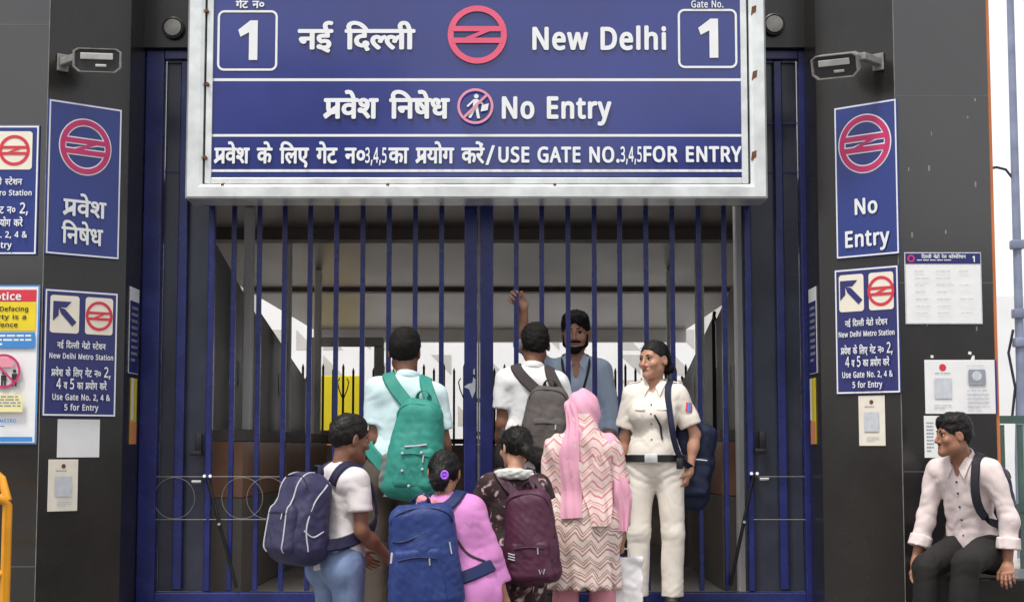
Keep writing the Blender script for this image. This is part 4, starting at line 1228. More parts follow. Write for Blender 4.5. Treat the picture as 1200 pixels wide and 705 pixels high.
        for i, (L, rr) in enumerate(((.070, .0088), (.078, .009), (.073, .0086), (.056, .0075))):
            p = w + d * (.084 - .004 * abs(i - 1)) + t * (.0285 - .019 * i); a = R(curl * (0.6 + .12 * i)); dd = d * math.cos(a) + n * math.sin(a) + t * (.10 - .07 * i)
            for j, (fr, r2) in enumerate(((.45, .95), (.32, .88), (.26, .78))):
                e = p + unit(dd) * L * fr; f.rc(p, e, rr * (1 if j == 0 else .93), rr * r2, .004); p = e
                a += R(curl * (1.0 if j == 0 else .8)); dd = d * math.cos(a) + n * math.sin(a) + t * (.06 - .05 * i)
        p = w + d * .022 + t * .022; e = p + unit(d * .75 + t * .75 + n * thumb) * .042; f.rc(p, e, .015, .0105, .014)
        g2 = e + unit(d * 1.0 + t * .25 + n * (thumb + .35)) * .034; f.rc(e, g2, .0102, .0082, .006)
        return f

class Person:
    def __init__(s, label, px, ptop, Y, ground, yaw, body, skin, age=None):
        """stands with the head at pixel column px, its crown at pixel row ptop"""
        top = at(px, ptop, Y).z
        s.b = b = body
        low = min(b.an['L'][2], b.an['R'][2]) - .085
        crown = b.hc[2] + .118 * b.hs
        s.s = (top - ground) / (crown - low)
        yw = R(yaw)
        hx, hy = b.hc[0] * s.s, b.hc[1] * s.s
        wx = at(px, ptop + 20, Y).x
        s.loc = Vector((wx - (hx * math.cos(yw) - hy * math.sin(yw)), Y, ground - low * s.s))
        s.yaw, s.skin, s.label = yw, skin, label
        s.kids = []
    def local(s, w):
        """a world point in the figure's own units"""
        d = Vector(w) - s.loc; c, n = math.cos(s.yaw), math.sin(s.yaw)
        return np.array([d.x * c + d.y * n, -d.x * n + d.y * c, d.z]) / s.s
    def ldir(s, w): return unit(s.local(Vector(w) + s.loc))
    def reach(s, k, w, pole):
        """bend the arm so that the wrist stands at w"""
        b = s.b; a = b.sh[k]; d = w - a; L = np.linalg.norm(d); l1, l2 = .285, .25
        if L > .53: l1, l2 = l1 * L / .53, l2 * L / .53
        x = (l1 ** 2 - l2 ** 2 + L ** 2) / (2 * L); y = math.sqrt(max(0, l1 ** 2 - x ** 2)); u = d / L; p = unit(pole - u * (pole @ u))
        b.el[k] = a + u * x + p * y; b.wr[k] = np.array(w); b.fd[k] = unit(w - b.el[k])
    def sc(s, ch): return [(p * s.s, q) for p, q in ch]
    def body(s, hands=None, arms=('L', 'R'), h=0.009, legs=True, male=True):
        b = s.b; f = F(); b.torso(f)
        for k in 'LR':
            if k in arms: b.arm(f, k, thick=.88 if b.female else 1.0)
            b.leg(f, k)
        f.rc(b.nb, b.H(0, -.018, -.05), .046 if b.female else .053, None, .03)
        ch = [f.mesh(h)]
        hd = F(); b.headf(hd); ch.append(hd.mesh(0.0046))
        for k, kw in (hands or {}).items(): ch.append(b.hand(k, **kw).mesh(0.0042))
        lc, lr = b.H(0, .094, -.061), 0.0
        inv = b.hR.T
        def pick(c):
            q = ((c / s.s - b.hc) @ b.hR) / b.hs
            return (((q[:, 0] / .0235) ** 2 + ((q[:, 2] + .061) / .0105) ** 2 < 1) & (q[:, 1] > .07)).astype(int)
        o = link('person', s.sc(ch), [s.skin, M['lips']], None, pick)
        o.location = s.loc; o.rotation_euler = (0, 0, s.yaw)
        tag(o, s.label, 'person')
        s.root = o
        s.bf = f
        # eyes and brows
        for sx in (-1, 1):
            m = MB(); c = b.H(sx * .031, .0735, .0072)
            ball(m, c, .0105 * b.hs, M['eyewhite']); ball(m, b.H(sx * .031 + s.gaze * .0022, .0766, .0068), .0090 * b.hs, M['iris'])
            m.v = [tuple(np.array(v) * s.s) for v in m.v]; m.build('eye', o, True)
            ld = F(); ld.el(c, np.array((.0128, .0121, .0121)) * b.hs, .001, b.hR); ld.cut(b.H(sx * .031, .0735, .0105), b.hR @ np.array((0, .25, -1))); link('eyelid', s.sc([ld.mesh(.0022)]), [s.skin], o)
            bw = F()
            pts = [(sx * .013, .0885, .026), (sx * .028, .088, .032), (sx * .044, .077, .028)]
            for i in range(2): bw.rc(b.H(*pts[i]), b.H(*pts[i + 1]), (.0028 if b.female else .0040) * b.hs, .0024 * b.hs, .004)
            lid = [(sx * .020, .0835, .0105), (sx * .031, .0868, .0155), (sx * .043, .080, .0105)]
            for i in range(2): bw.rc(b.H(*lid[i]), b.H(*lid[i + 1]), .0026 * b.hs, None, .003)
            link('eyebrow', s.sc([bw.mesh(.003)]), [M['hair']], o)
        return o
    gaze = 0
    def part(s, name, f, m, h=0.009, mods=None, parent=None, pick=None, **kw):
        mats = m if isinstance(m, list) else [m]
        o = link(name, s.sc([f.mesh(h, mods, **kw)]), mats, parent or s.root, pick)
        return o
    def mbpart(s, name, m, parent=None, smooth=True):
        m.v = [tuple(np.array(v) * s.s) for v in m.v]
        return m.build(name, parent or s.root, smooth)
    def hair_short(s, thick=.012, m='hair_short', cutz=-.008, slope=.62, seed=1, top=.012, h=.0055, rough=.0012, front=.0):
        b = s.b; f = F(); q = b.hs
        f.el(b.H(0, -.016, .030), np.array((.074 + thick, .094 + thick, .087 + thick)) * q, .02, b.hR)
        f.el(b.H(0, .0, .082), np.array((.056 + top, .074 + top, .036 + top)) * q, .03, b.hR)
        n = b.hR @ np.array((0, slope, -1.0)); f.cut(b.H(0, .0, cutz), n)
        f.el(b.H(0, .108, -.03), np.array((.059, .056, .104)) * q, .01, b.hR, None, 'sub')
        for sx in (-1, 1): f.el(b.H(sx * .088, .0, -.012), np.array((.016, .026, .034)) * q, .008, b.hR, None, 'sub')
        o = s.part('hair', f, M[m], h, [folds(rough, .02, seed), folds(rough * 1.5, .06, seed + 3)])
        fw = b.hR @ np.array((.25, 1.0 if thick > .0085 else .3, -.25)); strands(o, 1500, .013 if thick > .0085 else .007, M[m], lambda r_, n_: fw * (1 if r_[2] > 0 else -.2) + np.array((0, 0, -.6)), .28, .0008, seed)
        return o
    def lower(s, m, upto=1.0, flare=.012, name='trousers', hem=.07, seed=3, top=1.0, amp=.0025):
        b = s.b; f = F(); g = .014
        f.el(b.pel + np.array([0, -.01, .0]), (.168 * b.fat + g + (.012 if b.female else 0), .120 * b.fat + g, .145 + g), .05)
        for sx, k in ((-1, 'L'), (1, 'R')):
            f.el(b.hip[k] + np.array([0, -.045, -.03]), (.085 + g, .085 + g, .10 + g), .04)
            f.rc(b.hip[k], b.kn[k], .086 + g, .060 + g, .04)
            e = b.kn[k] + (b.an[k] - b.kn[k]) * upto; d = unit(b.an[k] - b.kn[k])
            f.rc(b.kn[k], e, .060 + g, .050 + g + flare, .03, None, [(e, d)])
        f.cut((0, 0, 1.0 + .045 * top), (0, 0, 1))
        mods = [folds(amp, .14, seed, (1, 1, .5))]
        for k in 'LR':
            mods.append(creases(b.kn[k], .13, (0.15, .3, 1), .06, .0018, seed)); mods.append(creases(b.hip[k] + np.array([0, .06, -.02]), .12, (.7 if k == 'L' else -.7, .2, 1), .05, .0035, seed + 1))
            mods.append(creases(b.an[k] + np.array([0, 0, .06]), .12, (.1, .4, 1), .06, .0022, seed + 2))
        s.lf = f
        return s.part(name, f, m, .009, mods)
    def shoes(s, m):
        for k in 'LR':
            a = s.b.an[k]; f = F()
            f.rc(a + np.array([0, -.02, .0]), a + np.array([0, .03, -.03]), .046, .048, .03); f.rc(a + np.array([0, -.02, -.045]), a + np.array([(.02 if k == 'R' else -.02), .17, -.05]), .042, .04, .03)
            f.cut((0, 0, a[2] - .085), (0, 0, -1)); s.part('shoe', f, m, .01)
    def top(s, m, sleeve=.55, g=.012, hem=.90, name='shirt', neck=.050, seed=5, flare=.0, slv=None, amp=.0026, skirt=None, collar=True, h=.009, sleeve_flare=.018, pick=None, arms='LR', vneck=0.0):
        """sleeve: share of the upper arm (to 1) and forearm (to 2) that is covered"""
        b = s.b; f = F(); b.torso(f, g)
        f.rc(b.U(0, 0, 1.0), np.array([b.U(0, 0, 1)[0] * .5, b.U(0, 0, 1)[1] * .3, hem - .03]), .145 * b.fat + g, .160 * b.fat + g + flare, .06, ((0, 1, 0), .74))
        if skirt: f.rc((0, 0, .95), (0, -.0, skirt[0] - .05), .165 * b.fat + g, skirt[1], .06, ((0, 1, 0), .80))
        mods = [folds(amp, .15, seed), creases(b.waist, .17, (.35, .1, 1), .065, .0028, seed)]
        for k in arms:
            sv = sleeve if not isinstance(sleeve, dict) else sleeve[k]
            if sv <= 0: continue
            d = unit(b.el[k] - b.sh[k])
            if sv <= 1:
                e = b.sh[k] + (b.el[k] - b.sh[k]) * sv; f.rc(b.sh[k], e + d * .02, .049 + g, .044 + g + sleeve_flare, .035, None, [(e, d)])
            else:
                f.rc(b.sh[k], b.el[k], .048 + g, .040 + g, .035)
                d = unit(b.wr[k] - b.el[k]); e = b.el[k] + (b.wr[k] - b.el[k]) * (sv - 1); f.rc(b.el[k], e + d * .02, .040 + g, .032 + g + sleeve_flare * .5, .03, None, [(e, d)])
                mods.append(creases(b.el[k], .12, (b.wr[k] - b.sh[k]), .07, .0028, seed + 1))
            mods.append(creases(b.sh[k] + np.array([0, 0, -.09]), .12, d + np.array([.5 * (1 if k == 'L' else -1), 0, .3]), .07, .0025, seed + 2))
        lowz = skirt[0] if skirt else hem
        f.cut((0, 0, lowz), (0, 0, -1))
        if neck: f.rc(b.nb + b.up @ np.array([0, .0, .0]), b.H(0, -.005, -.04), neck + .004, neck + .02, .01, None, None, 'sub')
        if vneck: f.rc(b.U(0, .080, 1.47), b.U(0, .112, 1.425 - vneck), .052, .013, .006, None, None, 'sub')
        s.tf = f
        if skirt: mods.append(lambda P: .013 * np.clip((1.0 - P[:, 2]) / .4, 0, 1) * np.sin(np.arctan2(P[:, 1], P[:, 0]) * 11 + np.sin(P[:, 2] * 9) * .8))
        o = s.part(name, f, m, h, mods, pick=pick)
        if collar:
            c = F(); cr = np.array(Matrix.Rotation(R(-14), 3, 'X'))
            cm = m if not isinstance(m, list) else m[0]
            nr = .056 if b.female else .063
            c.tor(b.nb + b.up @ np.array([0, .004, .034]), b.up @ cr, nr, nr + .006, .0065, .006, 3.4)
            c.cut(b.nb + b.up @ np.array([0, nr - .004, .0]), b.up @ np.array([0, 1, 0]))
            co = s.part('collar', c, cm, .005, None, o)
            fo = F(); fo.p = [q_ for q_ in f.p if q_[4] == 'add']
            for sx in (-1, 1):
                A, B_, T, D = (b.U(sx * x, y, z) for x, y, z in ((.052, .030, 1.478), (.020, .085, 1.425), (.052, .12, 1.372), (.080, .02, 1.445)))
                n_ = 7; G = np.array([[(A * (1 - v) + D * v) * (1 - u) + (B_ * (1 - v) + T * v) * u for v in np.linspace(0, 1, n_)] for u in np.linspace(0, 1, n_)]).reshape(-1, 3)
                Q, N = fo.project(G, .006); dv = np.tile(np.linspace(0, 1, n_), n_)[:, None]; Q = G * (1 - dv) * .5 + Q * (1 - (1 - dv) * .5); mb = MB()
                fs = [(a_ * n_ + c_, a_ * n_ + c_ + 1, (a_ + 1) * n_ + c_ + 1, (a_ + 1) * n_ + c_) for a_ in range(n_ - 1) for c_ in range(n_ - 1)]
                mb.add([tuple(x) for x in Q] + [tuple(x + y * .004) for x, y in zip(Q, N)], fs + [tuple(k_ + n_ * n_ for k_ in f_[::-1]) for f_ in fs] + [(k_, k_ + 1, k_ + 1 + n_ * n_, k_ + n_ * n_) for a_ in (0, n_ - 1) for k_ in range(a_ * n_, a_ * n_ + n_ - 1)] + [(k_, k_ + n_, k_ + n_ + n_ * n_, k_ + n_ * n_) for c_ in (0, n_ - 1) for k_ in range(c_, n_ * (n_ - 1), n_)], cm)
                s.mbpart('lapel', mb, co)

        return o
    def belt(s, f, z, m, hgt=.04, name='belt', buckle=None, thick=.006, a0=0, a1=360):
        """band round the waist, found by marching in to the cloth"""
        n = 40; ring = []
        for i in range(n + 1):
            a = R(a0 + (a1 - a0) * i / n); d = np.array([math.sin(a), math.cos(a), 0]); rr = np.linspace(.34, .04, 151)
            v = f.ev(np.array([s.b.pel[0], s.b.pel[1], z]) + rr[:, None] * d); j = int(np.argmax(v < 0)); ring.append(((s.b.pel[0] + d[0] * (rr[j] + .003), s.b.pel[1] + d[1] * (rr[j] + .003), z), d))
        mb = MB(); mb.ribbon([p for p, _ in ring], [d for _, d in ring], hgt, thick, m)
        o = s.mbpart(name, mb)
        if buckle:
            p = np.array(ring[0][0]) + np.array([0, thick, 0]); mb = MB(); mb.box((p[0] - .042, p[1] - .004, z - .03), (p[0] + .042, p[1] + .007, z + .03), buckle, .004); s.mbpart('buckle', mb, o)
        return o
def ball(m, c, r, mt, n=10):
    vs = [(c[0], c[1], c[2] + r)]; fs = []
    for i in range(1, n):
        t = math.pi * i / n
        for j in range(2 * n): a = math.pi * j / n; vs.append((c[0] + r * math.sin(t) * math.cos(a), c[1] + r * math.sin(t) * math.sin(a), c[2] + r * math.cos(t)))
    vs.append((c[0], c[1], c[2] - r)); w = 2 * n
    for j in range(w): fs.append((0, 1 + j, 1 + (j + 1) % w)); fs.append((len(vs) - 1, len(vs) - 1 - w + (j + 1) % w, len(vs) - 1 - w + j))
    for i in range(n - 2):
        for j in range(w): fs.append((1 + i * w + j, 1 + (i + 1) * w + j, 1 + (i + 1) * w + (j + 1) % w, 1 + i * w + (j + 1) % w))
    m.add(vs, fs, mt)
def cloth_sheet(m, rows, w, t, mt, nrm, wave=.006, nw=3, cols=13, seed=0):
    """hanging strip of cloth: rows = centre line, nrm = outward normals, folded into nw pleats"""
    n = len(rows); vs = []; rows = np.array(rows); nrm = np.array(nrm)
    for side in (0, 1):
        for i in range(n):
            tg = unit(rows[min(i + 1, n - 1)] - rows[max(i - 1, 0)]); nn = unit(nrm[i]); sd = unit(np.cross(tg, nn)); ww = w[i] if hasattr(w, '__len__') else w
            for j in range(cols):
                u = j / (cols - 1) * 2 - 1
                vs.append(tuple(rows[i] + sd * ww / 2 * u + nn * (wave * math.sin(u * math.pi * nw + i * .22 + seed) + wave + side * t) - nn * (.018 * u * u)))
    fs = []; N = n * cols
    for i in range(n - 1):
        for j in range(cols - 1):
            a = i * cols + j; fs.append((a, a + 1, a + cols + 1, a + cols)); fs.append((N + a, N + a + cols, N + a + cols + 1, N + a + 1))
    for i in range(n - 1):
        for j in (0, cols - 1): a = i * cols + j; fs.append((a, a + cols, N + a + cols, N + a))
    for j in range(cols - 1):
        for i in (0, n - 1): a = i * cols + j; fs.append((a, a + 1, N + a + 1, N + a))
    m.add(vs, fs, mt)
def smooth_path(pts, n=24):
    P = np.array(pts, float); m = len(P); out = []
    for i in range(m - 1):
        p0, p1, p2, p3 = P[max(i - 1, 0)], P[i], P[i + 1], P[min(i + 2, m - 1)]
        for t in np.linspace(0, 1, max(3, n // (m - 1)), endpoint=False):
            out.append(.5 * ((2 * p1) + (-p0 + p2) * t + (2 * p0 - 5 * p1 + 4 * p2 - p3) * t * t + (-p0 + 3 * p1 - 3 * p2 + p3) * t ** 3))
    out.append(P[-1]); return np.array(out)
class Bag:
    """a bag in the space of the person who wears it, but a thing of its own"""
    def __init__(s, p, name, label, cat, base, group=None):
        s.p, s.base = p, np.array(base, float)
        yw = p.yaw; b = s.base * p.s
        loc = p.loc + Vector((b[0] * math.cos(yw) - b[1] * math.sin(yw), b[0] * math.sin(yw) + b[1] * math.cos(yw), b[2]))
        s.root = thing(name, label, cat, loc, yw, group)
    def part(s, name, f, m, h=.008, mods=None, parent=None):
        pts, q = f.mesh(h, mods)
        return link(name, [((pts - s.base) * s.p.s, q)], [m], parent or s.root)
    def mb(s, name, m, parent=None, smooth=True):
        m.v = [tuple((np.array(v) - s.base) * s.p.s) for v in m.v]
        return m.build(name, parent or s.root, smooth)
    def strap(s, pts, surf, w, t, m, off=.004, name='strap', free=()):
        """band over the clothes: the path is laid on the cloth unless listed as free"""
        path = smooth_path(pts, 30); Q, N = surf.project(path, off)
        d = surf.ev(path)
        use = (d < .035)[:, None]
        P = np.where(use, Q, path)
        for _ in range(3):
            P[1:-1] = (P[:-2] + 2 * P[1:-1] + P[2:]) / 4
            dd = surf.ev(P); bad = dd < off; 
            if bad.any(): P[bad] = surf.project(P[bad], off)[0]
        mb = MB(); mb.ribbon([tuple(x) for x in P], [tuple(x) for x in N], w, t, m)
        return s.mb(name, mb)
    def sheet(s): pass
    def tube(s, pts, r, m, name, surf=None, off=.002, parent=None):
        path = smooth_path(pts, 24)
        if surf is not None: path, _ = surf.project(path, off)
        mb = MB(); mb.tube([tuple(x) for x in path], r, m, 6); return s.mb(name, mb, parent)
# ================================================================== the crowd at the gate and their bags
def skin(name, c):
    m = mat(name, c, 0.46, 0.13, 22, 0.10, 420, spec=0.42)
    b = m.node_tree.nodes['Principled BSDF']; b.inputs['Subsurface Weight'].default_value = .12; b.inputs['Subsurface Scale'].default_value = .006
    return m
SK = dict(deep=skin('deep_brown_skin', (0.20, 0.088, 0.052)), brown=skin('brown_skin', (0.32, 0.150, 0.092)), mid=skin('mid_brown_skin', (0.40, 0.195, 0.120)), light=skin('light_brown_skin', (0.50, 0.262, 0.175)))
def cloth(name, c, var=.10, rough=.8, bump=.12, bs=260, crease=.36, cs=4.0, **k):
    m = mat(name, c, rough, var, 7, bump, bs, spec=.25, **k)
    crumple(m, crease, cs); return m
def crumple(m, st, cs):
    """fine ridged wrinkles, as in worn cotton and nylon"""
    n, l = m.node_tree.nodes, m.node_tree.links
    b = n['Principled BSDF']; tc = n.new('ShaderNodeTexCoord')
    mp = n.new('ShaderNodeMapping'); mp.inputs['Scale'].default_value = (1, 1, .62); mp.inputs['Rotation'].default_value = (.3, .5, .2); l.new(tc.outputs['Object'], mp.inputs[0])
    nz = n.new('ShaderNodeTexNoise'); nz.inputs['Scale'].default_value = cs; nz.inputs['Detail'].default_value = 3.2; nz.inputs['Distortion'].default_value = .5
    l.new(mp.outputs[0], nz.inputs[0])
    a = n.new('ShaderNodeMath'); a.operation = 'SUBTRACT'; a.inputs[1].default_value = .5; l.new(nz.outputs[0], a.inputs[0])
    q = n.new('ShaderNodeMath'); q.operation = 'ABSOLUTE'; l.new(a.outputs[0], q.inputs[0])
    q2 = n.new('ShaderNodeMath'); q2.operation = 'POWER'; q2.inputs[1].default_value = .7; l.new(q.outputs[0], q2.inputs[0])
    bp = n.new('ShaderNodeBump'); bp.inputs['Strength'].default_value = st; bp.inputs['Distance'].default_value = .035; l.new(q2.outputs[0], bp.inputs['Height'])
    old = [k for k in b.inputs['Normal'].links]
    if old: l.new(old[0].from_socket, bp.inputs['Normal'])
    l.new(bp.outputs[0], b.inputs['Normal'])
CL = dict(
    aqua=cloth('pale_aqua_cotton', (0.60, 0.76, 0.79), .04), white=cloth('white_cotton', (0.80, 0.80, 0.80), .03), tee=cloth('pale_grey_pink_jersey', (0.68, 0.63, 0.63), .06),
    khaki=cloth('cream_khaki_drill', (0.80, 0.74, 0.66), .04), pink=cloth('orchid_pink_cotton', (0.60, 0.235, 0.52), .12), blush=cloth('blush_white_cotton', (0.72, 0.615, 0.60), .04),
    ltblue=cloth('light_blue_cotton', (0.52, 0.62, 0.76), .06), taupe=cloth('brown_grey_trouser', (0.085, 0.068, 0.055), .1), char=cloth('charcoal_trouser', (0.020, 0.0185, 0.018), .15),
    denim=cloth('washed_denim', (0.16, 0.22, 0.36), .3), navyt=cloth('navy_trouser', (0.02, 0.022, 0.04), .1), dusk=cloth('rose_cotton', (0.62, 0.26, 0.32), .08), scarfw=cloth('white_grey_scarf', (0.60, 0.60, 0.57), .12),
    teal=cloth('teal_nylon', (0.035, 0.25, 0.20), .12, .55), tealdark=cloth('dark_teal_nylon', (0.018, 0.13, 0.11), .12, .55), greyb=cloth('grey_canvas', (0.105, 0.092, 0.088), .12), greyd=cloth('dark_grey_canvas', (0.055, 0.046, 0.046), .12),
    navy=cloth('navy_nylon', (0.038, 0.036, 0.085), .15, .55), navyd=cloth('dark_navy_nylon', (0.020, 0.020, 0.048), .15, .5), blueb=cloth('blue_nylon', (0.022, 0.042, 0.165), .12, .5), blued=cloth('dark_blue_nylon', (0.014, 0.024, 0.09), .12, .5),
    maroon=cloth('maroon_nylon', (0.075, 0.022, 0.045), .12, .5), maroond=cloth('dark_maroon_nylon', (0.042, 0.013, 0.026), .12, .5), blackn=cloth('black_webbing', (0.010, 0.010, 0.018), .1, .6), gnavy=cloth('navy_canvas', (0.013, 0.018, 0.045), .12, .6), piping=cloth('pale_piping', (0.5, 0.5, 0.54), .05), netgrey=cloth('grey_mesh_pocket', (0.16, 0.18, 0.17), .2),
    pinkscarf=cloth('rose_pink_veil', (0.74, 0.37, 0.49), .06),
    lilac=mat('lilac_plastic', (0.36, 0.10, 0.75), 0.3, .05, 9), zipm=mat('zip_metal', (0.6, 0.6, 0.58), .3, .1, 20, metal=.8),
    chev=chevron('chevron_cotton', (0.76, 0.66, 0.60), (0.50, 0.22, 0.20), (0.30, 0.16, 0.13), 11.5, .042, 13.5), chevs=chevron('chevron_veil', (0.79, 0.62, 0.58), (0.62, 0.24, 0.28), (0.66, 0.42, 0.32), 10.0, .046, 11.5),
    flor=floral('dark_floral_cotton', (0.028, 0.012, 0.014), (0.10, 0.04, 0.045), (0.55, 0.42, 0.42)),
)
def backpack(p, label, c, half, cm, cd, yaw=0, only='LR', g_='', roll=0, rnd=.07, taper=-.12, pocket=(0, -.3, .8, .55), seed=1, straps=True, surf=None, group='bags worn by the people at the gate', sw=.055, name='backpack', sides=None, low=True, pitch=0):
    """c centre in person space, half extents; its outer face looks along local -y"""
    c = np.array(c, float); hw, hd, hh = half
    rm = rotm(yaw, pitch, roll)
    B = lambda x, y, z: c + rm @ np.array([x * hw, y * hd, z * hh])
    bag = Bag(p, name, label, 'backpack', c - np.array([0, 0, hh]), group)
    f = F(); f.bx(c, half, rnd, .02, rm, taper=taper); f.el(B(0, -.35, -.25), (hw * .86, hd * .95, hh * .72), .05, rm)
    bag.part('main_body', f, cm, .008, [folds(.004, .16, seed, (1, 1, .6)), folds(.0016, .05, seed + 9)])
    px_, pz, pw, ph = pocket
    g = F(); g.bx(B(px_, -.95, pz), (hw * pw, .038, hh * ph), .035, .02, rm, taper=-.08)
    g_o = bag.part('front_pocket', g, cm, .007, [folds(.003, .13, seed + 2, (1, 1, .6)), folds(.0012, .04, seed + 5)])
    u = F(); u.p = f.p + g.p
    # zips: along the crown seam and across the pocket
    def arc(y, zs, w, n=9): return [B(math.sin(t) * w, y, zs + math.cos(t) * .30) for t in np.linspace(-1.45, 1.45, n)]
    bag.tube(arc(-.62, .60, .86), .0045, cd, 'main_zip', u, .001); bag.tube([B(px_ - pw * .72, -1.5, pz + ph * .62), B(px_, -1.6, pz + ph * .70), B(px_ + pw * .72, -1.5, pz + ph * .62)], .0042, cd, 'pocket_zip', u, .001, g_o)
    m = MB(); q, _ = u.project([B(px_ + pw * .45, -1.6, pz + ph * .64), B(px_ + pw * .45, -1.6, pz + ph * .64 - .13)], .005); m.tube([tuple(x) for x in q], .0045, CL['zipm'], 6); bag.mb('zip_pull', m, g_o)
    m = MB(); hpts = smooth_path([B(-.22, .55, .93), B(-.2, .5, 1.10), B(0, .45, 1.18), B(.2, .5, 1.10), B(.22, .55, .93)], 16); m.ribbon([tuple(x) for x in hpts], [(0, 0, 1) if i not in (0, len(hpts) - 1) else (0, -1, 0.2) for i in range(len(hpts))], .03, .006, cd); bag.mb('haul_loop', m)
    if sides:
        for sx in (-1, 1):
            k = F(); k.bx(B(sx * .98, -.05, -.5), (.03, hd * .75, hh * .36), .028, .02, rm); bag.part('side_pocket', k, sides, .008, [folds(.004, .06, seed + 7)])
    if straps:
        b = p.b; sf = surf or p.tf
        for sx, k in ((-1, 'L'), (1, 'R')):
            if k not in only: continue
            s0 = b.sh[k] * .62 + b.nb * .38
            pts = [B(sx * .45, .75, .82), s0 + b.up @ np.array([0, -.085, .03]), s0 + b.up @ np.array([0, .0, .085]), s0 + b.up @ np.array([sx * .01, .10, .02]), b.U(sx * .12, .15, 1.24), b.U(sx * .165, .11, 1.12), b.U(sx * .185, .0, 1.07)] + ([b.U(sx * .165, -.11, 1.03), B(sx * .85, .6, -.55)] if low else [])
            bag.strap(pts, sf, sw, .012, cd, .004)
    bag.B, bag.u, bag.rm = B, u, rm
    return bag

def hs_(b, x, y, z): return np.array((x, y, z)) * b.hs
STEP = {1: -.15, 2: -.30, 3: -.45, 4: -.60}
for k_ in ('chev', 'chevs', 'flor'): crumple(CL[k_], .5, 4.2)
# ---- 1 man with the teal backpack
b = Body(lean=(2, 6, 0), fat=.92, armL=((-.02, -.02, -1), (.02, .42, -1)), armR=((.16, -.04, -1), (.0, .35, -1)), head=(-8, -3, 2), headshift=(-.035, 0, 0), legL=((-.05, .06, -1), (0, -.03, -1)), legR=((.09, -.02, -1), (.02, -.06, -1)))
p = Person('man in a pale aqua shirt standing at the gate with a teal backpack', 474, 386, 9.2, -.15, 0, b, SK['deep'])
p.body({'L': dict(curl=30), 'R': dict(curl=30)})
p.hair_short(.011, cutz=-.012, seed=2)
p.lower(CL['taupe'], seed=4); p.shoes(M['leather']); p.top(CL['aqua'], .72, hem=.80, seed=6, sleeve_flare=.013, flare=.015)
bg = backpack(p, 'teal backpack with white trim on the man in the aqua shirt', (.115, -.215, 1.055), (.15, .10, .275), CL['teal'], CL['teal'], yaw=-6, roll=6, rnd=.085, taper=-.24, sw=.075, pocket=(.12, -.35, .72, .42), seed=3, sides=CL['netgrey'])
bg.tube([bg.B(-.32, -1.7, .10), bg.B(.12, -1.75, .14), bg.B(.55, -1.6, .20)], .006, CL['piping'], 'reflective_trim', bg.u, .001)
m = MB()
for x, z in ((-.35, -.08), (.35, -.02), (.45, -.35), (-.28, -.42), (.02, -.72)):
    q, _ = bg.u.project([bg.B(x, -1.6, z)], .002); ball(m, q[0], .0085, CL['piping'], 6)
bg.mb('white_dots', m)
# ---- 2 man in white with the grey backpack
b = Body(lean=(2, 4, -6), armL=((-.06, 0, -1), (0, .5, -1)), armR=((.12, .05, -1), (0, .6, -1)), head=(6, 2, 0), fat=.90)
p = Person('man in a white shirt facing the bearded man through the bars', 627, 380, 9.58, 0, 4, b, SK['deep'])
p.body({'L': dict(curl=30), 'R': dict(curl=30)})
p.hair_short(.008, cutz=-.018, seed=5, rough=.002)
p.lower(CL['char'], seed=8); p.shoes(M['leather']); p.top(CL['white'], .66, hem=.84, seed=9, sleeve_flare=.016, flare=.01)
bg = backpack(p, 'grey backpack on the man in the white shirt', (.10, -.215, 1.115), (.145, .085, .225), CL['greyb'], CL['greyd'], yaw=-10, roll=4, rnd=.08, taper=-.22, pocket=(.1, -.3, .75, .45), seed=6, sw=.07)
# ---- 3 bearded man inside
b = Body(lean=(2, 0, 0), armL=((-.2, .05, -1), (.15, .5, -1)), armR=((.235, .26, .10), (-.03, .14, 1)), head=(-6, -4, 0))
p = Person('bearded man in a light blue shirt gripping a bar inside the gate', 674, 368, 10.36, 0, 180, b, SK['light'])
bar = Vector((gx(605), GY, at(605, 350, GY).z)); dw = Vector((-.72, .0, .69)).normalized()
p.reach('R', p.local(bar + Vector((0, .036, 0)) - dw * .062), p.ldir((-1, -.2, -.55)))
p.body({'L': dict(curl=35), 'R': dict(d=p.ldir(dw), n=p.ldir((0, -1, 0)), t=p.ldir((.69, 0, .72)), curl=68, thumb=.9)}, male=True)
p.hair_short(.013, 'hair', cutz=-.0, slope=.5, seed=7, top=.018, rough=.0025)
bd_ = F(); 
for sx in (-1, 1): bd_.rc(b.H(sx * .066, .004, -.01), b.H(sx * .054, .016, -.06), .013, .019, .02); bd_.rc(b.H(sx * .054, .016, -.06), b.H(sx * .016, .074, -.092), .019, .021, .02)
bd_.el(b.H(0, .076, -.095), (.030, .022, .026), .02, b.hR)
bd_.rc(b.H(-.03, .083, -.048), b.H(0, .092, -.044), .0085, .009, .008); bd_.rc(b.H(.03, .083, -.048), b.H(0, .092, -.044), .0085, .009, .008); bd_.el(b.H(0, .094, -.061), (.022, .012, .009), .006, b.hR, None, 'sub')
p.part('beard', bd_, M['hair_short'], .005, [folds(.001, .02, 3)])
p.lower(CL['navyt'], seed=12); p.shoes(M['leather']); o = p.top(CL['ltblue'], {'L': 1.5, 'R': 1.15}, hem=.84, seed=13, vneck=.10)
m = MB()
for sx in (-1, 1):
    path = smooth_path([b.U(sx * .07, -.01, 1.47), b.U(sx * .085, .08, 1.42), b.U(sx * .055, .14, 1.28), b.U(sx * .01, .15, 1.16)], 18); Q, N = p.tf.project(path, .004); m.ribbon([tuple(x) for x in Q], [tuple(x) for x in N], .016, .003, M['black'])
p.mbpart('lanyard', m)
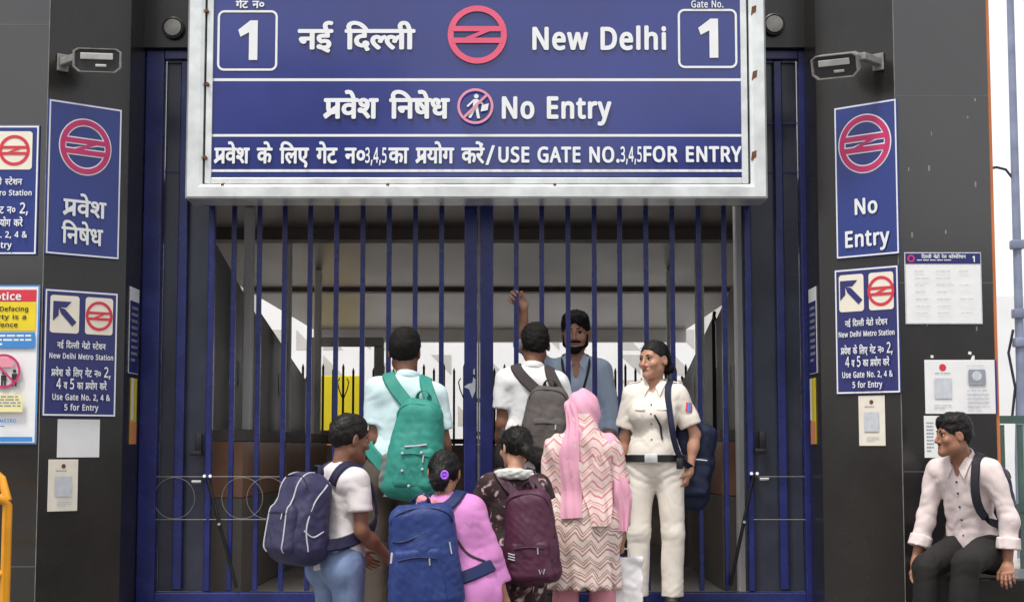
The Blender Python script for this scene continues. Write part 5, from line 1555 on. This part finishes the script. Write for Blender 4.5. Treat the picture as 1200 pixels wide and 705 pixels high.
# ---- 4 policewoman
b = Body(female=True, lean=(-2, 0, 0), armL=((-.42, -.10, -1), (.14, .18, -1)), armR=((.20, -.10, -1), (.05, -.1, -1)), head=(-30, -3, 2), legL=((-.05, .02, -1), (.02, -.03, -1)), legR=((.02, .05, -1), (.03, -.04, -1)), fat=.93, headscale=1.08)
p = Person('policewoman in a cream khaki uniform with a black belt looking along the gate', 766, 399, 9.56, 0, 166, b, SK['light'])
p.gaze = 1.0
p.body({'L': dict(d=(.35, .3, -1), n=(.8, -.2, .3), t=(.2, 1, .1), curl=32), 'R': dict(curl=30)}, male=False)
f = F(); f.el(b.H(0, -.018, .029), hs_(b, .0805, .1005, .0925), .02, b.hR); f.cut(b.H(0, 0, -.004), b.hR @ np.array((0, .95, -1))); f.el(b.H(0, .112, -.022), hs_(b, .059, .056, .098), .010, b.hR, None, 'sub'); f.rc(b.H(0, -.09, .0), b.H(0, -.10, -.05), .05, .035, .03); f.el(b.H(0, -.128, -.05), hs_(b, .044, .036, .040), .02, b.hR)
for sx in (-1, 1): f.el(b.H(sx * .088, .002, -.014), hs_(b, .016, .022, .026), .008, b.hR, None, 'sub')
h_ = p.part('hair', f, M['hair'], .0055, [folds(.0015, .018, 4), folds(.002, .05, 6)]); strands(h_, 1400, .03, M['hair'], lambda r_, n_: b.hR @ np.array((r_[0] * 4, -1, -.35)), .03, .0008, 1)
p.lower(CL['khaki'], seed=15, amp=.003, flare=.008); p.shoes(M['leather']); o = p.top(CL['khaki'], .78, hem=.93, seed=17, vneck=.07, sleeve_flare=.013, g=.015, amp=.003)
u = F(); u.p = p.tf.p[:]; tf = p.tf
full = F(); full.p = p.lf.p[:-1] + [q for q in p.tf.p if q[4] == 'add']
p.belt(full, .968, M['leather'], .046, buckle=M['silver'])
for sx in (-1, 1):
    m = MB(); path = [b.U(sx * .065, -.005, 1.47), b.U(sx * .11, -.01, 1.47), b.U(sx * .165, -.01, 1.46)]; Q, N = p.tf.project(path, .003); m.ribbon([tuple(x) for x in Q], [tuple(x) for x in N], .042, .006, CL['khaki']); p.mbpart('epaulette', m, o)
m = MB()
for z in (1.33, 1.25, 1.17, 1.09): q, _ = p.tf.project([b.U(0.0, .16, z)], .002); ball(m, q[0], .0055, CL['taupe'], 5)
p.mbpart('buttons', m, o)
for sx in (-1, 1):
    m = MB(); Q, N = p.tf.project(smooth_path([b.U(sx * .035, .19, 1.30), b.U(sx * .07, .19, 1.295), b.U(sx * .108, .18, 1.30)], 8), .003); m.ribbon([tuple(x) for x in Q], [tuple(x) for x in N], .034, .004, CL['khaki']); p.mbpart('pocket_flap', m, o)
m = MB(); Q, N = p.tf.project(smooth_path([b.sh['L'] + np.array([-.07, .03, -.06]), b.sh['L'] + np.array([-.07, .03, -.12])], 6), .003); m.ribbon([tuple(x) for x in Q], [tuple(x) for x in N], .045, .003, M['red']); m.ribbon([tuple(x + y * .003) for x, y in zip(Q, N)], [tuple(x) for x in N], .02, .002, M['poster_blue']); p.mbpart('shoulder_patch', m, o)
m = MB(); Q, N = p.tf.project(smooth_path([b.U(-.02, .18, 1.24), b.U(-.05, .17, 1.17), b.U(-.085, .16, 1.09)], 10), .006); m.tube([tuple(x) for x in Q], .007, M['black'], 6); p.mbpart('pen_cord', m, o)
bg = Bag(p, 'shoulder_bag', 'navy shoulder bag hanging at the hip of the policewoman', 'bag', (-.26, -.10, .62), 'bags worn by the people at the gate')
f = F(); f.bx((-.225, -.14, .915), (.140, .080, .29), .085, .02, rotm(12, 0, -5), taper=.12); bg.part('main_body', f, CL['gnavy'], .008, [folds(.004, .15, 21), folds(.0015, .05, 22)])
g = F(); g.bx((-.25, -.06, .85), (.10, .035, .13), .033, .02, rotm(12, 0, -5)); bg.part('front_pocket', g, CL['gnavy'], .008, [folds(.004, .09, 23)])
u = F(); u.p = f.p + g.p
bg.tube([(-.17, 0, .975), (-.27, .02, .985), (-.36, 0, .97)], .004, CL['zipm'], 'zip', u, .001)
s0 = b.sh['L'] * .72 + b.nb * .28
bg.strap([(-.20, -.17, 1.18), s0 + np.array([0, -.08, .02]), s0 + np.array([0, 0, .085]), s0 + np.array([.01, .10, .0]), (-.135, .17, 1.22), (-.15, .155, 1.08), (-.19, .10, .95), (-.25, -.04, .90)], p.tf, .042, .010, CL['gnavy'], .005)
m = MB(); m.box((-.205, .13, .90), (-.165, .165, .97), M['leather'], .006); bg.mb('strap_pouch', m)
# ---- 5 woman in the chevron suit and headscarf
b = Body(female=True, lean=(2, 0, 0), armL=((-.16, .12, -1), (.25, .9, -.2)), armR=((.24, .0, -1), (.03, .12, -1)), head=(-4, -4, 0), fat=1.12)
p = Person('woman in a pink chevron suit with a matching headscarf seen from behind', 684, 459, 8.62, -.30, -4, b, SK['mid'])
p.body({'L': dict(curl=30), 'R': dict(curl=70)})
p.hair_short(.003, 'hair', cutz=-.02, top=.0)
p.lower(CL['dusk'], seed=31, flare=.035); p.shoes(M['leather']); p.top(CL['chev'], {'L': 1.75, 'R': 1.75}, g=.022, name='kurta', skirt=(.57, .215), seed=33, collar=False, sleeve_flare=.016, amp=.003)
f = F(); f.el(b.H(0, -.02, .026), hs_(b, .096, .117, .108), .03, b.hR); f.rc(b.H(0, -.045, -.01), b.nb + np.array([0, -.045, .0]), .088, .098, .06); b.torso(f, .028, .07)
for k in 'LR': f.rc(b.sh[k], b.sh[k] + (b.el[k] - b.sh[k]) * .66, .076, .078, .06)
f.cut((0, -.1, 1.06), unit((.28, -.25, -1))); f.el(b.H(0, .125, -.03), hs_(b, .062, .07, .092), .02, b.hR, None, 'sub')
hz = b.hc[2] * p.s - .05
def veil_pick(c): return ((c[:, 2] > (1.47 + .05 * np.sin(c[:, 0] / p.s * 30)) * p.s) & (c[:, 1] < .2) & (c[:, 0] > -.2)).astype(int) * ((np.sin(c[:, 0] * 26 + c[:, 2] * 17) > -.2) | (c[:, 2] > 1.60 * p.s)).astype(int)
sf_o = p.part('headscarf', f, [CL['chevs'], CL['pinkscarf']], .009, [folds(.004, .16, 35, (1.4, 1, .5)), lambda P: .0045 * np.sin((P[:, 0] * 1.0 + P[:, 2] * .45) * 75 + 2 * np.sin(P[:, 2] * 8))], pick=veil_pick)
veil = f
un = F(); un.p = [q for q in veil.p if q[4] == 'add'] + [q for q in p.tf.p if q[4] == 'add']
m = MB(); path = smooth_path([b.H(-.045, -.09, .03), b.H(-.055, -.13, -.05), b.U(-.085, -.17, 1.40), b.U(-.095, -.20, 1.27), b.U(-.085, -.21, 1.12), b.U(-.075, -.21, .98)], 34)
Q, N = un.project(path, .004); N = np.array([unit(n_ * np.array([1, 1, .3])) for n_ in N])
cloth_sheet(m, Q, [.075 + .055 * min(1, i / 14) for i in range(len(Q))], .004, CL['pinkscarf'], N, .0055, 2.4)
p.mbpart('scarf_fall', m, sf_o)
m = MB(); path = smooth_path([b.U(.05, -.15, 1.33), b.U(.10, -.19, 1.20), b.U(.115, -.20, 1.06), b.U(.12, -.21, .93)], 26)
Q, N = un.project(path, .006); cloth_sheet(m, Q, [.16 + .04 * math.sin(i * .2) for i in range(len(Q))], .004, CL['chevs'], N, .007, 3.0, seed=1)
p.mbpart('scarf_fall', m, sf_o)
m = MB(); a_ = b.sh['R'] + np.array([.045, -.05, -.12]); path = smooth_path([a_, a_ + np.array([.03, -.03, -.10]), a_ + np.array([.045, -.03, -.22]), a_ + np.array([.04, -.03, -.36])], 22)
cloth_sheet(m, path, [.05 + .07 * min(1, i / 9) - .07 * max(0, (i - 12) / 10) for i in range(len(path))], .004, CL['pinkscarf'], [(.25, -1, 0)] * len(path), .009, 2.2, seed=2)
p.mbpart('scarf_end', m, sf_o)
w = b.wr['R']; base = w + np.array([.02, .03, -.47])
bg = Bag(p, 'shopping_bag', 'white carrier bag held by the woman in the chevron suit', 'bag', base)
f = F(); f.bx(base + np.array([.0, -.01, .17]), (.105, .04, .19), .012, .01, rotm(8), taper=.06); bg.part('sack', f, cloth('white_plastic', (.78, .76, .77), .04, .35, .1, 20), .008, [folds(.005, .16, 41), folds(.0018, .05, 42)])
m = MB()
for y in (-.04, .02): m.tube([tuple(base + np.array(v)) for v in ((-.05, y, .33), (-.025, y * .5, .40), (0, -.0, .405), (.025, y * .5, .40), (.05, y, .33))], .0055, CL['white'], 6)
bg.mb('handles', m)
# ---- 6 woman in the dark floral top, maroon backpack
b = Body(female=True, lean=(3, 1, 4), armL=((-.42, .06, -1), (.05, .8, -.2)), armR=((.2, .1, -1), (.0, .9, -.3)), head=(38, -6, 0), fat=1.04)
p = Person('woman in a dark floral kurta and white scarf at the left of the headscarf', 604, 499, 8.2, -.45, -6, b, SK['light'])
p.label = 'woman in a dark floral kurta and pale scarf with a maroon backpack'
p.body({'L': dict(curl=35), 'R': dict(curl=35)})
f = F(); f.el(b.H(0, -.018, .028), hs_(b, *(.082, .101, .092)), .02, b.hR); f.cut(b.H(0, 0, -.035), b.hR @ np.array((0, .7, -1))); f.el(b.H(0, .105, -.028), hs_(b, *(.064, .052, .092)), .012, b.hR, None, 'sub'); f.rc(b.H(.01, -.11, -.03), b.H(.03, -.135, -.085), .04, .022, .02)
for sx in (-1, 1): f.el(b.H(sx * .088, .002, -.016), hs_(b, *(.016, .024, .028)), .008, b.hR, None, 'sub')
h_ = p.part('hair', f, M['hair'], .0055, [folds(.002, .018, 14), folds(.003, .05, 16)]); strands(h_, 1600, .035, M['hair'], lambda r_, n_: b.hR @ np.array((.2, -.6, -1)), .06, .0008, 2)
p.lower(CL['char'], seed=51); p.shoes(M['leather']); p.top(CL['flor'], .30, g=.015, name='kurta', skirt=(.55, .20), seed=53, collar=False, sleeve_flare=.02)
f = F(); f.tor(b.nb + np.array([0, -.004, .006]), rotm(0, -10), .098, .100, .031, .02); f.rc(b.nb + np.array([-.085, .0, .02]), b.U(-.11, .13, 1.30), .024, .03, .03); f.rc(b.nb + np.array([.085, .0, .02]), b.U(.10, .14, 1.30), .024, .03, .03)
p.part('scarf', f, CL['scarfw'], .007, [folds(.003, .06, 55, (1, 1, 2))])
bg = backpack(p, 'maroon backpack with pale stripes on the woman in dark floral', (.125, -.225, 1.10), (.150, .095, .265), CL['maroon'], CL['maroond'], yaw=-6, roll=-3, rnd=.08, taper=-.16, pocket=(.05, -.48, .82, .42), seed=8, sw=.06)
for i in range(3): bg.tube([bg.B(-.82, -1.3, -.30 - .055 * i), bg.B(-.62, -1.5, -.325 - .055 * i), bg.B(-.48, -1.55, -.34 - .055 * i)], .0042, CL['piping'], 'stripe', bg.u, .001)
m = MB(); q = [bg.B(x, -1.6, z) for x, z in ((.42, -.66), (.47, -.76), (.53, -.68), (.58, -.76), (.64, -.65))]; Q, N = bg.u.project(q, .002); m.tube([tuple(x) for x in Q], .003, CL['piping'], 5); bg.mb('stitched_mark', m)
# ---- 7 boy with the navy backpack
b = Body(lean=(3, 0, 0), armL=((-.12, .1, -1), (.1, .8, -.6)), armR=((.10, .03, -1), (-.1, .95, -.75)), head=(-4, -7, 0), headscale=1.12, legL=((-.03, .06, -1), (0, -.05, -1)), legR=((.03, .0, -1), (0, -.05, -1)), fat=.93)
p = Person('boy in a pale tee and jeans with a navy backpack', 409, 487, 8.08, -.45, -52, b, SK['deep'])
p.gaze = 0
p.body({'L': dict(curl=35), 'R': dict(curl=30)})
p.hair_short(.007, 'hair', cutz=-.01, slope=.6, seed=21, top=.010, rough=.0016)
p.lower(CL['denim'], seed=61, amp=.0035); p.shoes(M['leather']); p.top(CL['tee'], .62, hem=.885, seed=63, collar=False, sleeve_flare=.016, flare=.022)
bg = backpack(p, 'navy backpack with pale piping on the boy in the pale tee', (0.0, -.24, 1.175), (.162, .125, .25), CL['navy'], CL['navyd'], rnd=.10, taper=-.14, pocket=(0, -.28, .85, .52), seed=11, sw=.07, pitch=-8)
for x in (-.62, .62):
    bg.tube([bg.B(x * .7, .0, 1.05), bg.B(x * .8, -.7, .7), bg.B(x * .92, -1.4, .1), bg.B(x, -1.4, -.5), bg.B(x * .9, -1.2, -.85)], .0045, CL['piping'], 'piping', bg.u, .001)
    bg.tube([bg.B(x * 1.25 if x > 0 else x * 1.3, .4, .75), bg.B(x * 1.6, -.2, .35), bg.B(x * 1.65, -.5, -.2), bg.B(x * 1.6, -.3, -.7)], .0045, CL['piping'], 'piping', bg.u, .001)
bg.tube([bg.B(1.0, -.6, -.28), bg.B(1.0, -.15, -.40), bg.B(1.0, .35, -.25)], .0045, CL['piping'], 'piping', bg.u, .001)
# ---- 8 woman in pink with the blue backpack
b = Body(female=True, lean=(6, -8, 0), armL=((-.2, .15, -1), (.2, .8, -.3)), armR=((.40, .02, -1), (.26, .22, -1)), head=(4, -8, 4), fat=1.30)
p = Person('woman in an orchid pink kurta with a blue backpack', 520, 527, 7.82, -.60, -14, b, SK['mid'])
p.body({'L': dict(curl=35), 'R': dict(curl=40, n=(-1, .2, 0))})
f = F(); f.el(b.H(0, -.018, .028), hs_(b, *(.081, .101, .092)), .02, b.hR); f.cut(b.H(0, 0, -.05), b.hR @ np.array((0, .6, -1))); f.el(b.H(0, .105, -.028), hs_(b, *(.064, .052, .092)), .012, b.hR, None, 'sub'); f.el(b.H(.0, -.105, -.045), hs_(b, *(.05, .042, .062)), .03, b.hR)
for sx in (-1, 1): f.el(b.H(sx * .088, .002, -.016), hs_(b, *(.016, .024, .028)), .008, b.hR, None, 'sub')
h_o = p.part('hair', f, M['hair'], .0055, [folds(.0015, .015, 24), folds(.003, .05, 26)])
strands(h_o, 1400, .03, M['hair'], lambda r_, n_: np.array((0, -.3, -1)), .04, .0008, 3)
f2 = F(); cc = b.H(.035, -.148, -.028); f2.tor(cc, b.hR @ rotm(8, 90), .017, .020, .0062, .003); f2.el(cc, (.009, .006, .009), .003); p.part('hair_clip', f2, CL['lilac'], .0035, None, h_o)
p.lower(CL['pink'], seed=71); p.shoes(M['leather']); p.top(CL['pink'], {'L': 1.55, 'R': 1.55}, g=.02, name='kurta', skirt=(.55, .21), seed=73, collar=False, sleeve_flare=.022, amp=.0035)
f = F(); f.rc(b.nb + np.array([-.11, -.05, .015]), b.U(-.14, .12, 1.28), .028, .03, .03); f.rc(b.nb + np.array([-.11, -.05, .015]), b.nb + np.array([.0, -.08, .005]), .028, .018, .03); p.part('stole', f, CL['dusk'], .007, [folds(.006, .05, 75)])
bg = backpack(p, 'blue backpack with slanting pocket zip on the woman in orchid pink', (-.10, -.245, 1.16), (.185, .10, .275), CL['blueb'], CL['blued'], yaw=16, roll=-4, rnd=.07, taper=-.10, pocket=(-.18, -.35, .76, .55), seed=14, sw=.07)
m = MB(); path = smooth_path([b.U(-.03, -.16, 1.40), b.U(.05, -.18, 1.28), b.U(.13, -.15, 1.16), b.U(.185, -.04, 1.07)], 24); Q, N = p.tf.project(path, .004); m.ribbon([tuple(x) for x in Q], [tuple(x) for x in N], .012, .004, M['black']); bg.mb('thin_strap', m)
bg.tube([bg.B(-.95, -1.0, .34), bg.B(-.5, -1.5, .38), bg.B(.1, -1.5, .52)], .005, CL['blued'], 'upper_zip', bg.u, .001)
m = MB(); q, _ = bg.u.project([bg.B(-.97, -1.1, .18), bg.B(-.97, -1.1, -.05)], .004); m.tube([tuple(x) for x in q], .006, CL['piping'], 6); bg.mb('pale_tab', m)
m = MB(); q, _ = bg.u.project([bg.B(.80, -1.2, .28), bg.B(.84, -1.2, .05)], .004); m.tube([tuple(x) for x in q], .005, CL['zipm'], 6); bg.mb('side_zip', m)
# ---- 9 man seated on the ledge
b = Body(lean=(17, 0, 0), armL=((-.30, -.12, -1), (.02, .10, -1)), armR=((.22, .06, -1), (.16, .26, -1)), head=(-43, -2, 2), legL=((-.12, 1, -.12), (.06, .06, -1)), legR=((-.02, 1, -.2), (.05, .02, -1)), headshift=(0, .01, -.01), headscale=.99, fat=.88)
p = Person('man in a blush white shirt sitting on the granite ledge', 1108, 487, 8.62, -.13, 139, b, SK['brown'])
p.body({'L': dict(d=(-.3, .75, -.55), n=(0, -.3, -1), t=(.9, .3, 0), curl=28), 'R': dict(d=(.05, .35, -1), n=(-1, 0, -.1), t=(0, 1, .3), curl=24)})
p.hair_short(.009, 'hair', cutz=-.006, slope=.55, seed=31, top=.018, rough=.002)
f = F(); f.rc(b.H(-.022, .084, -.048), b.H(0, .0925, -.046), .0032, .0042, .008); f.rc(b.H(.022, .084, -.048), b.H(0, .0925, -.046), .0032, .0042, .008); p.part('moustache', f, M['hair_short'], .0035)
p.lower(CL['char'], seed=81, top=.4, amp=.0035); p.shoes(M['leather']); o = p.top(CL['blush'], {'L': 1.55, 'R': 1.55}, hem=.93, seed=83, vneck=.07, sleeve_flare=.016, amp=.0035)
m = MB()
for z in (1.36, 1.29, 1.21, 1.13, 1.05): q, _ = p.tf.project([b.U(0.0, .17, z)], .002); ball(m, q[0], .0062, M['black'], 5)
p.mbpart('buttons', m, o)
for k in 'LR':
    d = unit(b.wr[k] - b.el[k]); f = F(); e = b.el[k] + (b.wr[k] - b.el[k]) * .52; f.rc(e - d * .03, e + d * .035, .064, .068, .02, None, [(e + d * .035, d), (e - d * .03, -d)]); p.part('cuff', f, CL['blush'], .007, [folds(.0015, .05, 85)], o)
bg = backpack(p, 'dark navy backpack worn by the man sitting on the ledge', (.0, -.20, 1.16), (.155, .085, .24), CL['navyd'], CL['blackn'], rnd=.07, taper=-.12, seed=17, sw=.05, pitch=-14, only='L')
